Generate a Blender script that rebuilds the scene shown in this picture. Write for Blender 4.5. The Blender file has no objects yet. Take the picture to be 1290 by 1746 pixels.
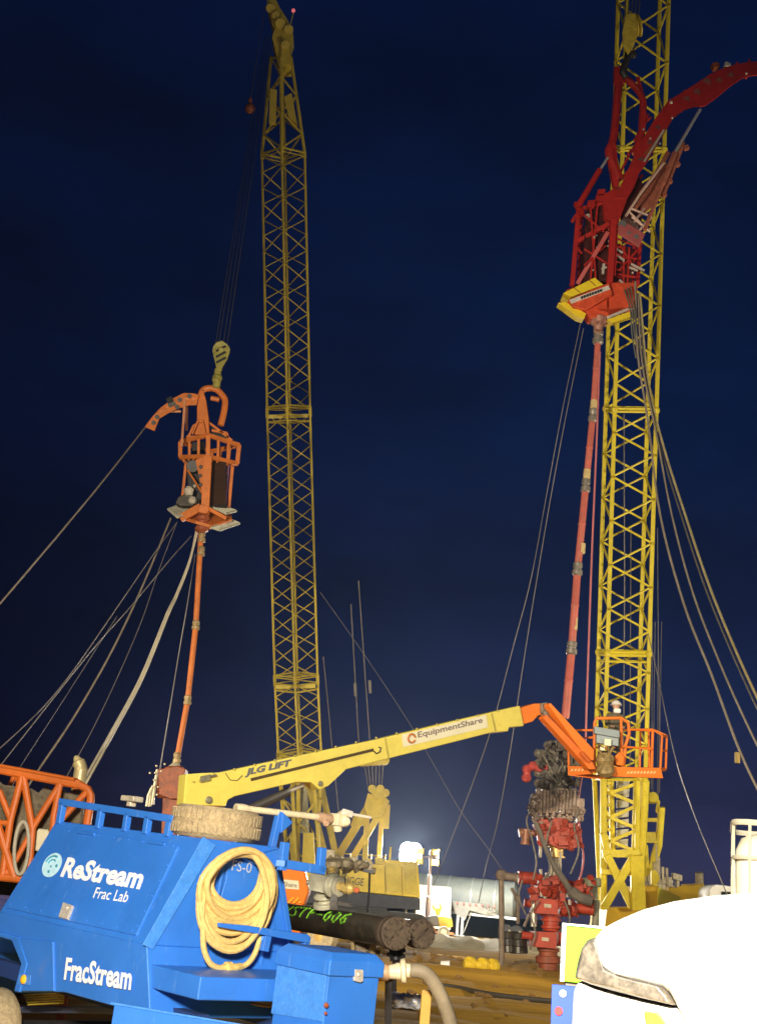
import bpy, bmesh, math, random
from mathutils import Vector as V, Matrix
random.seed(7)
R = math.radians
SC = bpy.context.scene
COL = SC.collection

# ------------------------------------------------------------------ camera
F = 2240.0                      # focal length in photo pixels (photo 1290 x 1746)
PITCH, ROLL = R(16.55), R(5.2)
C = V((0, 0, 1.5))
FW = V((0, math.cos(PITCH), math.sin(PITCH)))
_r = V((1, 0, 0)); _u = V((0, -math.sin(PITCH), math.cos(PITCH)))
RT = _r * math.cos(ROLL) + _u * math.sin(ROLL)
UP = _u * math.cos(ROLL) - _r * math.sin(ROLL)
cam = bpy.data.cameras.new('camera'); camo = bpy.data.objects.new('camera', cam); COL.objects.link(camo)
cam.sensor_fit = 'VERTICAL'; cam.sensor_height = 36.0; cam.lens = 36.0 * F / 1746.0
cam.clip_start = 0.05; cam.clip_end = 3000
m = Matrix((RT, UP, -FW)).transposed().to_4x4(); m.translation = C
camo.matrix_world = m
SC.camera = camo

# ------------------------------------------------------------------ night sky
wd = bpy.data.worlds.new('World'); SC.world = wd; wd.use_nodes = True
nt = wd.node_tree; N = nt.nodes; L = nt.links
for n in list(N): N.remove(n)
out = N.new('ShaderNodeOutputWorld'); bg = N.new('ShaderNodeBackground'); L.new(bg.outputs[0], out.inputs[0])
tc = N.new('ShaderNodeTexCoord'); sep = N.new('ShaderNodeSeparateXYZ'); L.new(tc.outputs['Generated'], sep.inputs[0])
def ramp(stops):
    r = N.new('ShaderNodeValToRGB'); e = r.color_ramp.elements
    while len(e) < len(stops): e.new(0.5)
    for q, (p, c) in zip(e, stops): q.position = p; q.color = (*c, 1)
    return r
west = ramp([(0.0, (.0010, .0012, .0105)), (.06, (.0006, .0006, .0085)), (.18, (.0004, .0011, .0125)), (.34, (.0005, .0034, .0240)), (.6, (.0004, .0034, .0240)), (1, (.0004, .0022, .018))])
east = ramp([(0.0, (.040, .036, .075)), (.05, (.026, .028, .078)), (.16, (.0065, .014, .054)), (.34, (.0013, .0070, .036)), (.6, (.0005, .0044, .027)), (1, (.0004, .0024, .018))])
L.new(sep.outputs['Z'], west.inputs[0]); L.new(sep.outputs['Z'], east.inputs[0])
az = N.new('ShaderNodeMapRange'); az.inputs[1].default_value = -.30; az.inputs[2].default_value = .10; az.interpolation_type = 'SMOOTHSTEP'
L.new(sep.outputs['X'], az.inputs[0])
mx = N.new('ShaderNodeMix'); mx.data_type = 'RGBA'; L.new(az.outputs[0], mx.inputs[0]); L.new(west.outputs[0], mx.inputs[6]); L.new(east.outputs[0], mx.inputs[7])
nz = N.new('ShaderNodeTexNoise'); nz.inputs['Scale'].default_value = 3.6; nz.inputs['Detail'].default_value = 6; nz.inputs['Roughness'].default_value = .6
mpn = N.new('ShaderNodeMapping'); mpn.inputs['Scale'].default_value = (1, 1, 2.6); mpn.inputs['Rotation'].default_value = (.2, .35, 0); L.new(tc.outputs['Generated'], mpn.inputs[0]); L.new(mpn.outputs[0], nz.inputs['Vector'])
nr = N.new('ShaderNodeMapRange'); nr.inputs[1].default_value = .3; nr.inputs[2].default_value = .75; nr.inputs[3].default_value = .55; nr.inputs[4].default_value = 1.45
L.new(nz.outputs['Fac'], nr.inputs[0])
vm = N.new('ShaderNodeVectorMath'); vm.operation = 'SCALE'; L.new(mx.outputs[2], vm.inputs[0]); L.new(nr.outputs[0], vm.inputs[3])
L.new(vm.outputs[0], bg.inputs[0]); bg.inputs[1].default_value = 1.0

# ------------------------------------------------------------------ exposure and floodlights (unseen lamps of the work site, the last one added)
vs = SC.view_settings; vs.view_transform = 'Standard'; vs.look = 'None'; vs.exposure = 0.0; vs.gamma = 1.0
def flood(name, loc, aim, watts, col, cone=110, size=.35, blend=.45):
    l = bpy.data.lights.new(name, 'SPOT'); l.energy = watts; l.color = col; l.spot_size = R(cone); l.spot_blend = blend; l.shadow_soft_size = size
    o = bpy.data.objects.new(name, l); COL.objects.link(o); o.location = loc
    o.rotation_euler = (V(aim) - V(loc)).to_track_quat('-Z', 'Y').to_euler()
    return o
flood('floodlight', (-.7, -1.4, 3.6), (-.4, 8.0, .9), 12500, (1.0, .93, .80), 125, .45)
flood('floodlight', (-12, 5, 8), (3, 47, 11), 62000, (1.0, .86, .62), 62, blend=.9)
flood('floodlight', (27, 42, 6), (10, 55, 17), 17000, (1.0, .88, .62), 120, blend=.8)
flood('floodlight', (-22, 42, 6), (-7, 60, 3), 21000, (1.0, .90, .64), 95, blend=1.0)
flood('floodlight', (17, 22, 7), (4, 31, 0), 7000, (1.0, .85, .58), 110, blend=.9)  # added lamp out of view, put in to brighten the mud

# ------------------------------------------------------------------ helpers
def ray(x, y): return FW + RT * ((x - 645) / F) + UP * ((873 - y) / F)
def P(x, y, D): return C + ray(x, y) * D
def PY(x, y, Y): r = ray(x, y); return C + r * (Y / r.y)
def PL(x, y, p0, n): r = ray(x, y); return C + r * ((p0 - C).dot(n) / r.dot(n))

MATS = {}
def mat(name, col, rough=.5, metal=0.0, var=.18, dirt=None, amount=.4, scale=3.0, bump=.0, emit=None, spec=.5):
    if name in MATS: return MATS[name]
    M = bpy.data.materials.new(name); M.use_nodes = True; t = M.node_tree; n = t.nodes; l = t.links
    b = n['Principled BSDF']; b.inputs['Roughness'].default_value = rough; b.inputs['Metallic'].default_value = metal
    b.inputs['Specular IOR Level'].default_value = spec
    tx = n.new('ShaderNodeTexCoord'); no = n.new('ShaderNodeTexNoise'); no.inputs['Scale'].default_value = scale; no.inputs['Detail'].default_value = 6; no.inputs['Roughness'].default_value = .65
    l.new(tx.outputs['Object'], no.inputs['Vector'])
    mr = n.new('ShaderNodeMapRange'); mr.inputs[1].default_value = .3; mr.inputs[2].default_value = .7; mr.inputs[3].default_value = 1 - var; mr.inputs[4].default_value = 1 + var
    l.new(no.outputs['Fac'], mr.inputs[0])
    sc = n.new('ShaderNodeVectorMath'); sc.operation = 'SCALE'; sc.inputs[0].default_value = col; l.new(mr.outputs[0], sc.inputs[3])
    src = sc.outputs[0]
    if dirt:
        n2 = n.new('ShaderNodeTexNoise'); n2.inputs['Scale'].default_value = scale * 2.7; n2.inputs['Detail'].default_value = 8; n2.inputs['Roughness'].default_value = .75
        l.new(tx.outputs['Object'], n2.inputs['Vector'])
        m2 = n.new('ShaderNodeMapRange'); m2.inputs[1].default_value = .62 - amount * .3; m2.inputs[2].default_value = .78 - amount * .2; m2.inputs[4].default_value = min(1, amount * 1.6)
        l.new(n2.outputs['Fac'], m2.inputs[0])
        mm = n.new('ShaderNodeMix'); mm.data_type = 'RGBA'; mm.inputs[7].default_value = (*dirt, 1)
        l.new(m2.outputs[0], mm.inputs[0]); l.new(src, mm.inputs[6]); src = mm.outputs[2]
    l.new(src, b.inputs['Base Color'])
    if bump:
        bp = n.new('ShaderNodeBump'); bp.inputs['Strength'].default_value = bump; bp.inputs['Distance'].default_value = .02
        l.new(no.outputs['Fac'], bp.inputs['Height']); l.new(bp.outputs[0], b.inputs['Normal'])
    if emit:
        b.inputs['Emission Color'].default_value = (*emit[0], 1); b.inputs['Emission Strength'].default_value = emit[1]
    MATS[name] = M
    return M

class MB:
    def __init__(s): s.v = []; s.f = []
    def add(s, vs, fs):
        o = len(s.v); s.v += [V(x) for x in vs]; s.f += [[i + o for i in f] for f in fs]; return s
    def box(s, c, a, b, d):            # centre and three half vectors
        c = V(c); p = [c + a * i + b * j + d * k for i in (-1, 1) for j in (-1, 1) for k in (-1, 1)]
        return s.add(p, [(0, 1, 3, 2), (4, 6, 7, 5), (0, 4, 5, 1), (2, 3, 7, 6), (0, 2, 6, 4), (1, 5, 7, 3)])
    def abox(s, c, x, y, z): return s.box(c, V((x / 2, 0, 0)), V((0, y / 2, 0)), V((0, 0, z / 2)))
    def prism(s, poly, ext):
        n = len(poly); ext = V(ext)
        return s.add(list(poly) + [p + ext for p in poly], [list(range(n)), list(range(2 * n - 1, n - 1, -1))] + [(i, (i + 1) % n, (i + 1) % n + n, i + n) for i in range(n)])
    def loft(s, polys):
        n = len(polys[0]); fs = [list(range(n)), [(len(polys) - 1) * n + i for i in range(n)][::-1]]
        for k in range(len(polys) - 1):
            fs += [(k * n + i, k * n + (i + 1) % n, (k + 1) * n + (i + 1) % n, (k + 1) * n + i) for i in range(n)]
        return s.add([p for q in polys for p in q], fs)
    def tube(s, pts, r, n=8, closed=False):
        pts = [V(p) for p in pts]; k = len(pts); rs = r if isinstance(r, (list, tuple)) else [r] * k
        vs = []; prev = None
        for i, p in enumerate(pts):
            a = pts[(i + 1) % k] if (closed or i < k - 1) else p
            b = pts[i - 1] if (closed or i > 0) else p
            t = (a - b).normalized()
            if prev is None:
                e = V((0, 0, 1)) if abs(t.z) < .9 else V((1, 0, 0)); prev = t.cross(e).normalized()
            e1 = (prev - t * prev.dot(t)); e1 = e1.normalized() if e1.length > 1e-6 else t.orthogonal().normalized(); prev = e1; e2 = t.cross(e1)
            vs += [p + (e1 * math.cos(2 * math.pi * j / n) + e2 * math.sin(2 * math.pi * j / n)) * rs[i] for j in range(n)]
        fs = []
        for i in range(k if closed else k - 1):
            q = (i + 1) % k
            fs += [(i * n + j, i * n + (j + 1) % n, q * n + (j + 1) % n, q * n + j) for j in range(n)]
        if not closed: fs += [list(range(n))[::-1], [(k - 1) * n + j for j in range(n)]]
        return s.add(vs, fs)
    def bar(s, p, q, w, h=None, side=None):   # rectangular bar
        p = V(p); q = V(q); t = (q - p).normalized(); h = h or w
        sd = side if side is not None else V((0, 1, 0))
        e = sd - t * sd.dot(t)
        if e.length < 1e-3: e = t.orthogonal()
        e.normalize(); g = t.cross(e)
        return s.box((p + q) / 2, (q - p) / 2, e * h / 2, g * w / 2)
    def lathe(s, p, q, prof, n=20):          # prof: (fraction or metres along, radius)
        p = V(p); q = V(q); return s.tube([p + (q - p) * a for a, _ in prof], [max(b, 1e-4) for _, b in prof], n)
    def ball(s, c, r, n=10):
        c = V(c); k = n // 2 + 1
        return s.tube([c + V((0, 0, -r * math.cos(math.pi * i / (k - 1)))) for i in range(k)], [max(r * math.sin(math.pi * i / (k - 1)), 1e-3) for i in range(k)], n)
    def build(s, name, mt, parent=None, bevel=0, seg=2, smooth=True, angle=35, split=False):
        if split:                              # every loose piece becomes a part of its own
            up = list(range(len(s.v)))
            def root(i):
                while up[i] != i: up[i] = up[up[i]]; i = up[i]
                return i
            for f in s.f:
                for k in f[1:]: up[root(k)] = root(f[0])
            isl = {}
            for f in s.f: isl.setdefault(root(f[0]), []).append(f)
            last = None
            for fs in isl.values():
                ids = sorted({k for f in fs for k in f}); mp_ = {k: n for n, k in enumerate(ids)}
                m_ = MB(); m_.v = [s.v[k] for k in ids]; m_.f = [[mp_[k] for k in f] for f in fs]
                last = m_.build(name, mt, parent, bevel, seg, smooth, angle)
            return last
        off = V((0, 0, 0)); q = parent
        while q is not None: off += q.location; q = q.parent
        me = bpy.data.meshes.new(name); me.from_pydata([tuple(p - off) for p in s.v], [], s.f)
        bm = bmesh.new(); bm.from_mesh(me); bmesh.ops.recalc_face_normals(bm, faces=bm.faces); bm.to_mesh(me); bm.free()
        if smooth:
            me.shade_smooth(); me.set_sharp_from_angle(angle=R(angle))
        me.materials.append(mt)
        o = bpy.data.objects.new(name, me); COL.objects.link(o)
        if parent is not None: o.parent = parent
        if bevel:
            b = o.modifiers.new('bevel', 'BEVEL'); b.width = bevel; b.segments = seg; b.limit_method = 'ANGLE'; b.angle_limit = R(40); b.harden_normals = True
        return o
def tag(o, label, cat, group=None):
    o['label'] = label; o['category'] = cat
    if group: o['group'] = group
    return o
def thing(name, loc, label, cat, group=None):
    o = bpy.data.objects.new(name, None); COL.objects.link(o); o.location = loc; o.empty_display_size = .2
    return tag(o, label, cat, group)
def single(name, mb, mt, loc, label, cat, group=None, **k):   # a thing that is one mesh with its origin at loc
    o = mb.build(name, mt, None, **k); loc = V(loc)
    o.data.transform(Matrix.Translation(-loc)); o.location = loc
    return tag(o, label, cat, group)
def text_mesh(body, shear=0.0, bold=0.0):
    cu = bpy.data.curves.new('text', 'FONT'); cu.body = body; cu.shear = shear; cu.offset = bold; cu.resolution_u = 3; cu.fill_mode = 'FRONT' if hasattr(cu, 'fill_mode') else cu.fill_mode
    o = bpy.data.objects.new('text', cu); COL.objects.link(o)
    dg = bpy.context.evaluated_depsgraph_get(); me = bpy.data.meshes.new_from_object(o.evaluated_get(dg))
    bpy.data.objects.remove(o); return me
def lettering(body, p00, p10, p01, mt, parent, name='lettering', lift=.004, shear=0, bold=.0):
    """words filling the parallelogram p00 (bottom left), p10 (bottom right), p01 (top left)"""
    me = text_mesh(body, shear, bold)
    xs = [v.co.x for v in me.vertices]; ys = [v.co.y for v in me.vertices]
    x0, x1, y0, y1 = min(xs), max(xs), min(ys), max(ys)
    ex, ey = p10 - p00, p01 - p00; n = ex.cross(ey).normalized()
    if n.dot(C - p00) < 0: n = -n
    b = MB(); b.v = [p00 + ex * ((v.co.x - x0) / (x1 - x0)) + ey * ((v.co.y - y0) / (y1 - y0)) + n * lift for v in me.vertices]
    b.f = [list(q.vertices) for q in me.polygons]
    return b.build(name, mt, parent, smooth=False)
def curve(pts, n=8):                     # Catmull-Rom through points
    pts = [V(p) for p in pts]; q = [pts[0] * 2 - pts[1]] + pts + [pts[-1] * 2 - pts[-2]]; o = []
    for i in range(1, len(q) - 2):
        a, b, c, d = q[i - 1:i + 3]
        for k in range(n):
            t = k / n; o.append(.5 * ((2 * b) + (c - a) * t + (2 * a - 5 * b + 4 * c - d) * t * t + (3 * b - a - 3 * c + d) * t ** 3))
    return o + [pts[-1]]
def lattice(mb, a4, b4, n, rc, rb, ends=True, phase=0, faces=(0, 1, 2, 3), cross=False, flip=()):
    for i in range(4): mb.tube([a4[i], b4[i]], rc, 6)
    lp = lambda i, t: a4[i].lerp(b4[i], t)
    for i in faces:
        j = (i + 1) % 4
        for k in range(n):
            t0, t1 = k / n, (k + 1) / n
            f = (k + i + phase + (1 if i in flip else 0)) % 2 == 0
            mb.tube([lp(i, t0), lp(j, t1)] if f else [lp(j, t0), lp(i, t1)], rb, 5)
            if k: mb.ball(lp(j if f else i, t1), rc * 1.3, 6)
            if cross and k and i % 2 == 0: mb.tube([lp(i, t0), lp(j, t0)], rb * .8, 5)
        if ends:
            for t in (.004, .996): mb.tube([lp(i, t), lp(j, t)], rb * 1.25, 5)
    return mb

# ------------------------------------------------------------------ materials
BLUE = mat('blue_paint', (.030, .168, .60), .42, var=.10, dirt=(.025, .125, .46), amount=.32, scale=1.6, bump=.12)
def scuff(M, col, sc, lo, hi, amt, stretch):
    t = M.node_tree; b = t.nodes['Principled BSDF']; l = b.inputs['Base Color'].links[0]; src = l.from_socket
    tx = next(n for n in t.nodes if n.type == 'TEX_COORD'); mp = t.nodes.new('ShaderNodeMapping'); mp.inputs['Scale'].default_value = stretch; mp.inputs['Rotation'].default_value = (.1, .25, .7)
    no = t.nodes.new('ShaderNodeTexNoise'); no.inputs['Scale'].default_value = sc; no.inputs['Detail'].default_value = 9; no.inputs['Roughness'].default_value = .7
    t.links.new(tx.outputs['Object'], mp.inputs[0]); t.links.new(mp.outputs[0], no.inputs['Vector'])
    mr = t.nodes.new('ShaderNodeMapRange'); mr.inputs[1].default_value = lo; mr.inputs[2].default_value = hi; mr.inputs[4].default_value = amt; t.links.new(no.outputs['Fac'], mr.inputs[0])
    mm = t.nodes.new('ShaderNodeMix'); mm.data_type = 'RGBA'; mm.inputs[7].default_value = (*col, 1); t.links.new(mr.outputs[0], mm.inputs[0]); t.links.new(src, mm.inputs[6]); t.links.new(mm.outputs[2], b.inputs['Base Color'])
    ro = t.nodes.new('ShaderNodeMapRange'); ro.inputs[1].default_value = .3; ro.inputs[2].default_value = .7; ro.inputs[3].default_value = .28; ro.inputs[4].default_value = .62; t.links.new(no.outputs['Fac'], ro.inputs[0]); t.links.new(ro.outputs[0], b.inputs['Roughness'])
scuff(BLUE, (.16, .32, .66), 5, .60, .70, .55, (3.5, 3.5, .5))
scuff(BLUE, (.20, .20, .20), 2.2, .60, .80, .35, (1, 1, 1))
BLUEW = mat('worn_blue_paint', (.05, .22, .66), .42, var=.16, dirt=(.13, .32, .70), amount=.42, scale=14)  # lighter copy of the blue paint: wear, and sheen on the corner strip
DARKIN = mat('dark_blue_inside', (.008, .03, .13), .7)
WHITEP = mat('white_lettering', (.85, .85, .88), .5, var=.02)
PALEP = mat('grey_lettering', (.42, .44, .52), .5, var=.05)
SKYB = mat('pale_blue_logo', (.50, .78, .90), .5, var=.12, scale=20)
TEAL = mat('teal_logo', (.06, .30, .42), .5)
CHROME = mat('dull_chrome', (.62, .57, .50), .35, .3, var=.25, dirt=(.3, .18, .08), amount=.4, scale=30)
AMBER = mat('amber_lens', (.85, .42, .02), .25, var=.2, scale=40)
RUBBER = mat('muddy_rubber', (.38, .29, .16), .9, var=.3, dirt=(.17, .125, .07), amount=.5, scale=22, bump=.5)
HOSET = mat('tan_hose', (.64, .44, .15), .55, var=.18, dirt=(.34, .20, .06), amount=.35, scale=22)
CREAM = mat('cream_pipe', (.72, .60, .38), .5, var=.15, dirt=(.4, .3, .16), amount=.3, scale=12)
BRASS = mat('yellow_fitting', (.75, .52, .16), .4, .2, var=.25, scale=30)
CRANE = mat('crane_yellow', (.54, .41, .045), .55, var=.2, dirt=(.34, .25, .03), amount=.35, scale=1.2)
LIFT = mat('lift_yellow', (.60, .52, .10), .5, var=.10, dirt=(.42, .34, .08), amount=.28, scale=2.2)
ORANGE = mat('lift_orange', (.72, .17, .012), .5, var=.1, dirt=(.45, .12, .02), amount=.2, scale=2)
ORANGEI = mat('injector_orange', (.56, .150, .022), .55, var=.18, dirt=(.25, .09, .02), amount=.35, scale=2.5)
REDI = mat('injector_red', (.42, .016, .010), .5, var=.2, dirt=(.22, .02, .015), amount=.35, scale=2)
REDV = mat('valve_red', (.44, .048, .018), .5, var=.2, dirt=(.25, .05, .03), amount=.4, scale=3)
PINKR = mat('faded_red', (.55, .13, .10), .55, var=.2, dirt=(.35, .22, .13), amount=.4, scale=2.5)
BROWNR = mat('brown_orange_iron', (.30, .07, .02), .55, var=.3, dirt=(.08, .02, .012), amount=.5, scale=3)
GREYI = mat('grey_iron', (.20, .18, .15), .5, .3, var=.35, dirt=(.06, .05, .045), amount=.5, scale=4)
PALEI = mat('pale_iron', (.52, .46, .34), .5, .2, var=.3, dirt=(.25, .19, .11), amount=.45, scale=9)
BLACKI = mat('black_machinery', (.022, .020, .020), .5, .2, var=.5, scale=5)
DUSTY = mat('dusty_grey_brown', (.17, .13, .075), .85, var=.45, dirt=(.04, .03, .02), amount=.5, scale=4, bump=.3)
WIRE = mat('steel_wire_rope', (.20, .18, .17), .5, .2, var=.2)
HOSEG = mat('grey_brown_hose', (.24, .20, .15), .6, var=.25, scale=2)
SILVER = mat('bare_steel', (.62, .60, .56), .35, .6, var=.15, scale=5)
TANKM = mat('brushed_tank_shell', (.22, .25, .245), .6, .0, var=.1, scale=1.5)
WHITE = mat('white_paint', (.80, .80, .78), .4, var=.05)
TRUCKW = mat('truck_white_paint', (.86, .86, .86), .3, var=.03)
LENS = mat('dirty_lamp_lens', (.085, .075, .06), .3, .0, var=.5, dirt=(.035, .03, .025), amount=.6, scale=26)
LIME = mat('lime_sign', (.20, .52, .008), .5, var=.06)
SIGNB = mat('blue_sign', (.02, .07, .55), .5, var=.08)
RUSTD = mat('dark_oily_pipe', (.050, .043, .030), .42, .1, var=.5, dirt=(.18, .13, .07), amount=.42, scale=5)
RUSTF = mat('rusty_flange', (.13, .09, .055), .7, .2, var=.4, dirt=(.07, .05, .04), amount=.5, scale=9, bump=.3)
SPRAY = mat('green_spray_paint', (.28, .75, .03), .6, var=.12, scale=30)
MUD = mat('ochre_mud', (.36, .19, .030), .85, var=.25, dirt=(.12, .06, .014), amount=.5, scale=.7, bump=.5)
BRIGHTY = mat('bright_yellow_panel', (.80, .60, .02), .5, var=.08)
BLACKT = mat('black_paint', (.02, .02, .022), .5)

# ------------------------------------------------------------------ ground
def hsh(x, y):
    return (math.sin(x * .9 + 1.3 * math.sin(y * .7)) * .05 + math.sin(y * 2.1 + .6 * math.sin(x * .45)) * .035 + math.sin(x * 3.3 + y * 1.7) * .015)
g = MB(); nx, ny = 150, 190
xs = [-400] + [-30 + 60 * i / (nx - 3) for i in range(nx - 2)] + [400]
ys = [-40] + [2 + 78 * (i / (ny - 3)) ** 1.35 for i in range(ny - 2)] + [1500]
for yy in ys:
    for xx in xs:
        a = max(0, 1 - max(0, abs(xx) - 24) / 6) * max(0, 1 - max(0, yy - 70) / 10)
        rut = 0
        for y0, amp, wd in ((13.2, -.12, .3), (14.9, -.12, .3), (17.5, .08, .5), (19.0, -.10, .35), (21.0, -.10, .35), (26.0, -.14, .5), (33.5, .16, .7), (40.0, -.12, .6), (47.0, .12, 1.2)):
            yc = y0 + .05 * xx + .3 * math.sin(xx * .5 + y0)
            rut += amp * math.exp(-((yy - yc) / wd) ** 2)
        g.v.append(V((xx, yy, (hsh(xx, yy) + rut) * a)))
w_ = len(xs)
g.f = [[j * w_ + i, j * w_ + i + 1, (j + 1) * w_ + i + 1, (j + 1) * w_ + i] for j in range(len(ys) - 1) for i in range(w_ - 1)]
GM = mat('mud_ground', (.52, .30, .042), .9, var=.25, dirt=(.15, .075, .018), amount=.36, scale=1.0, bump=.6)
GM.node_tree.nodes['Principled BSDF'].inputs['Specular IOR Level'].default_value = .15; gt = GM.node_tree; gmap = gt.nodes.new('ShaderNodeMapping'); gmap.inputs['Scale'].default_value = (.22, 1.0, 1)
for nn in gt.nodes:
    if nn.type == 'TEX_NOISE':
        for l_ in list(nn.inputs['Vector'].links): gt.links.new(l_.from_socket, gmap.inputs[0]); gt.links.remove(l_)
        gt.links.new(gmap.outputs[0], nn.inputs['Vector'])
go = g.build('ground', GM); go['kind'] = 'structure'

# ------------------------------------------------------------------ blue equipment trailer (nose dipped towards its tongue)
A = PY(250, 1612, 9.6)
d_ = ray(-1535, 1210).normalized(); u_ = -d_
t_ = (V((0, 0, 1)) - d_ * d_.z).normalized(); w_ = t_.cross(u_).normalized()
def T(a, b, c): return A + u_ * a + w_ * b + t_ * c
def onU(x, y, a=0): return PL(x, y, T(a, 0, 0), u_)
def onW(x, y, b=0): return PL(x, y, T(0, b, 0), w_)
def onT(x, y, c=0): return PL(x, y, T(0, 0, c), t_)
def co(p): q = p - A; return q.dot(u_), q.dot(w_), q.dot(t_)
LT, RTp, RB = onU(350, 1428), onU(476, 1446), onU(506, 1615)
sn = u_.cross(LT - A).normalized()            # normal of the sloped side
def onS(x, y): return PL(x, y, A, sn)
lt, rt, rb = co(LT), co(RTp), co(RB)
LEN = -co(onS(98, 1395))[0]
topc = (lt[2] + rt[2]) / 2
Wd = rb[1]
base = T(-LEN / 2, Wd / 2, -A.z + .0)
tr = thing('equipment_trailer', (base.x, base.y, 0), 'blue sloped-sided equipment trailer with white lettering and a square toolbox on its tongue', 'trailer')
# sloped upper body
prof = [(0, 0), (lt[1], topc), (rt[1], topc), (Wd, 0)]
body = MB(); body.prism([T(0, b, c) for b, c in prof], d_ * LEN)
body.build('body', BLUE, tr, bevel=.012)
# lower body side with wheel arch
side = [(-200, 1510), (0, 1555), (250, 1611), (256, 1735), (205, 1719), (110, 1692), (24, 1690), (36, 1645), (22, 1606), (-12, 1594), (-70, 1590), (-112, 1620), (-128, 1690), (-200, 1680)]
lb = MB(); lb.prism([onW(x, y, .004) for x, y in side], w_ * (Wd - .01)); lb.build('lower_body', BLUE, tr, bevel=.01)
cbot = co(onW(256, 1735, 0))[2]
fl = MB(); fl.prism([onW(x, y, -.02) for x, y in [(20, 1604), (36, 1643), (24, 1690), (33, 1692), (46, 1643), (31, 1598), (-12, 1586), (-12, 1594)]], w_ * .3)
fl.build('fender_lip', BLUE, tr, bevel=.008)
pl = MB(); pl.prism([onW(x, y, -.012) for x, y in [(34, 1600), (90, 1605), (92, 1690), (30, 1690), (44, 1645)]], w_ * .03)
pl.build('fender_plate', BLUE, tr, bevel=.006)
# access door on the sloped side
door = MB(); door.prism([onS(*q) + sn * (.012 if sn.dot(C - A) > 0 else -.012) for q in [(12, 1549), (234, 1596), (306, 1444), (110, 1414)]], -sn * (.02 if sn.dot(C - A) > 0 else -.02))
dr = door.build('access_door', BLUE, tr, bevel=.005)
SN = sn if sn.dot(C - A) > 0 else -sn
rv = MB()
for (xa, ya), (xb, yb), n in (((20, 1543), (228, 1588), 9), ((236, 1580), (300, 1452), 6), ((120, 1418), (298, 1444), 8)):
    for k in range(n): rv.ball(onS(xa + (xb - xa) * k / (n - 1), ya + (yb - ya) * k / (n - 1)) + SN * .014, .007, 6)
rv.build('rivet_row', BLUE, dr)
for k in (150, 270):
    hg = MB(); hg.tube([onS(k - 14, 1415 + (k - 110) * .145) + SN * .02, onS(k + 14, 1419 + (k - 110) * .145) + SN * .02], .012, 8); hg.build('door_hinge', BLUE, dr)
lat = MB(); lat.prism([onS(*q) + SN * .035 for q in [(105, 1567), (120, 1571), (129, 1547), (113, 1542)]], -SN * .03); lat.ball(onS(121, 1552) + SN * .04, .012, 8)
lat.build('latch', CHROME, dr, bevel=.004)
def onSd(x, y): return onS(x, y) + SN * .014
lettering('ReStream', onSd(105, 1497), onSd(241, 1519), onSd(119, 1463), WHITEP, dr, bold=.04)
lettering('Frac Lab', onSd(161, 1533), onSd(219, 1541), onSd(168, 1515), WHITEP, dr, bold=.008)
def disc_on(mb, cpt, e1, e2, n=28): mb.add([cpt + e1 * math.cos(2 * math.pi * k / n) + e2 * math.sin(2 * math.pi * k / n) for k in range(n)], [list(range(n))])
lg = MB(); cc = onSd(92, 1477) + SN * .006; e1 = onSd(108, 1463) + SN * .006 - cc; e2 = onSd(86, 1462) + SN * .006 - cc
disc_on(lg, cc, e1, e2); lo = lg.build('logo', SKYB, dr, smooth=False)
l2 = MB()
for sa, sb, rr, f in ((-.45, -.35, .13, 1), (.35, -.45, .15, 1), (-.1, -.1, .10, 1)):
    l2.prism([cc + e1 * (sa + .8 * rr * math.cos(k)) + e2 * (sb + rr * math.sin(k)) + SN * .004 for k in [i * .7 for i in range(9)]], SN * .002)
l2.tube([cc + e1 * (.72 * math.cos(k)) + e2 * (.72 * math.sin(k)) + SN * .004 for k in [.3 + i * .25 for i in range(8)]], .008, 5)
l2.tube([cc + e1 * (.42 * math.cos(k)) + e2 * (.42 * math.sin(k)) + SN * .004 for k in [.0 + i * .3 for i in range(8)]], .006, 5)
l2.build('emblem', TEAL, lo, split=True)
lettering('FracStream', onW(112, 1671) - w_ * .012, onW(226, 1689) - w_ * .012, onW(117, 1632) - w_ * .012, WHITEP, tr, bold=.03)
am = MB(); q = onW(43, 1670, -.012); am.lathe(q, q - w_ * .035, [(0, .036), (.5, .034), (.85, .022), (1, .004)], 16)
am2 = MB(); am2.prism([onW(x, y, -.016) for x, y in [(33, 1661), (54, 1663), (52, 1680), (32, 1678)]], -w_ * .006)
ap = am2.build('lamp_plate', BLUEW, tr, bevel=.002); am.build('marker_lamp', AMBER, ap)
# scuffed corner strip, its sheen put in as lighter blue
st = MB(); st.prism([q + SN * .006 + u_ * .006 for q in (onU(243, 1611), onU(346, 1427), onU(367, 1442), onU(260, 1620))], u_ * .008)
st.build('corner_strip', BLUEW, tr, bevel=.003)
# top rail with posts
ra = MB()
def rail_pt(x, y): return PL(x, y, LT, w_)
p0, p1 = rail_pt(104, 1367), rail_pt(298, 1397)
ra.bar(p0, p1, .055, .05, w_)
for xt, xb, w in ((108, 102, .06), (174, 169, .055), (219, 215, .05), (254, 251, .055), (291, 289, .06)):
    tp = rail_pt(xt, 1368 + (xt - 104) * .155); bt = T(co(tp)[0], lt[1], topc - .02); ra.bar(bt, tp, w, .05, w_)
ra.build('top_rail', BLUE, tr, bevel=.006)
hd = MB(); q = rail_pt(224, 1371); hd.box(q + t_ * .04, u_ * .09, w_ * .05, t_ * .022); hd.box(q + t_ * .01, u_ * .03, w_ * .03, t_ * .03); hd.build('rail_clamp', PALEI, tr, bevel=.01)
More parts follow.
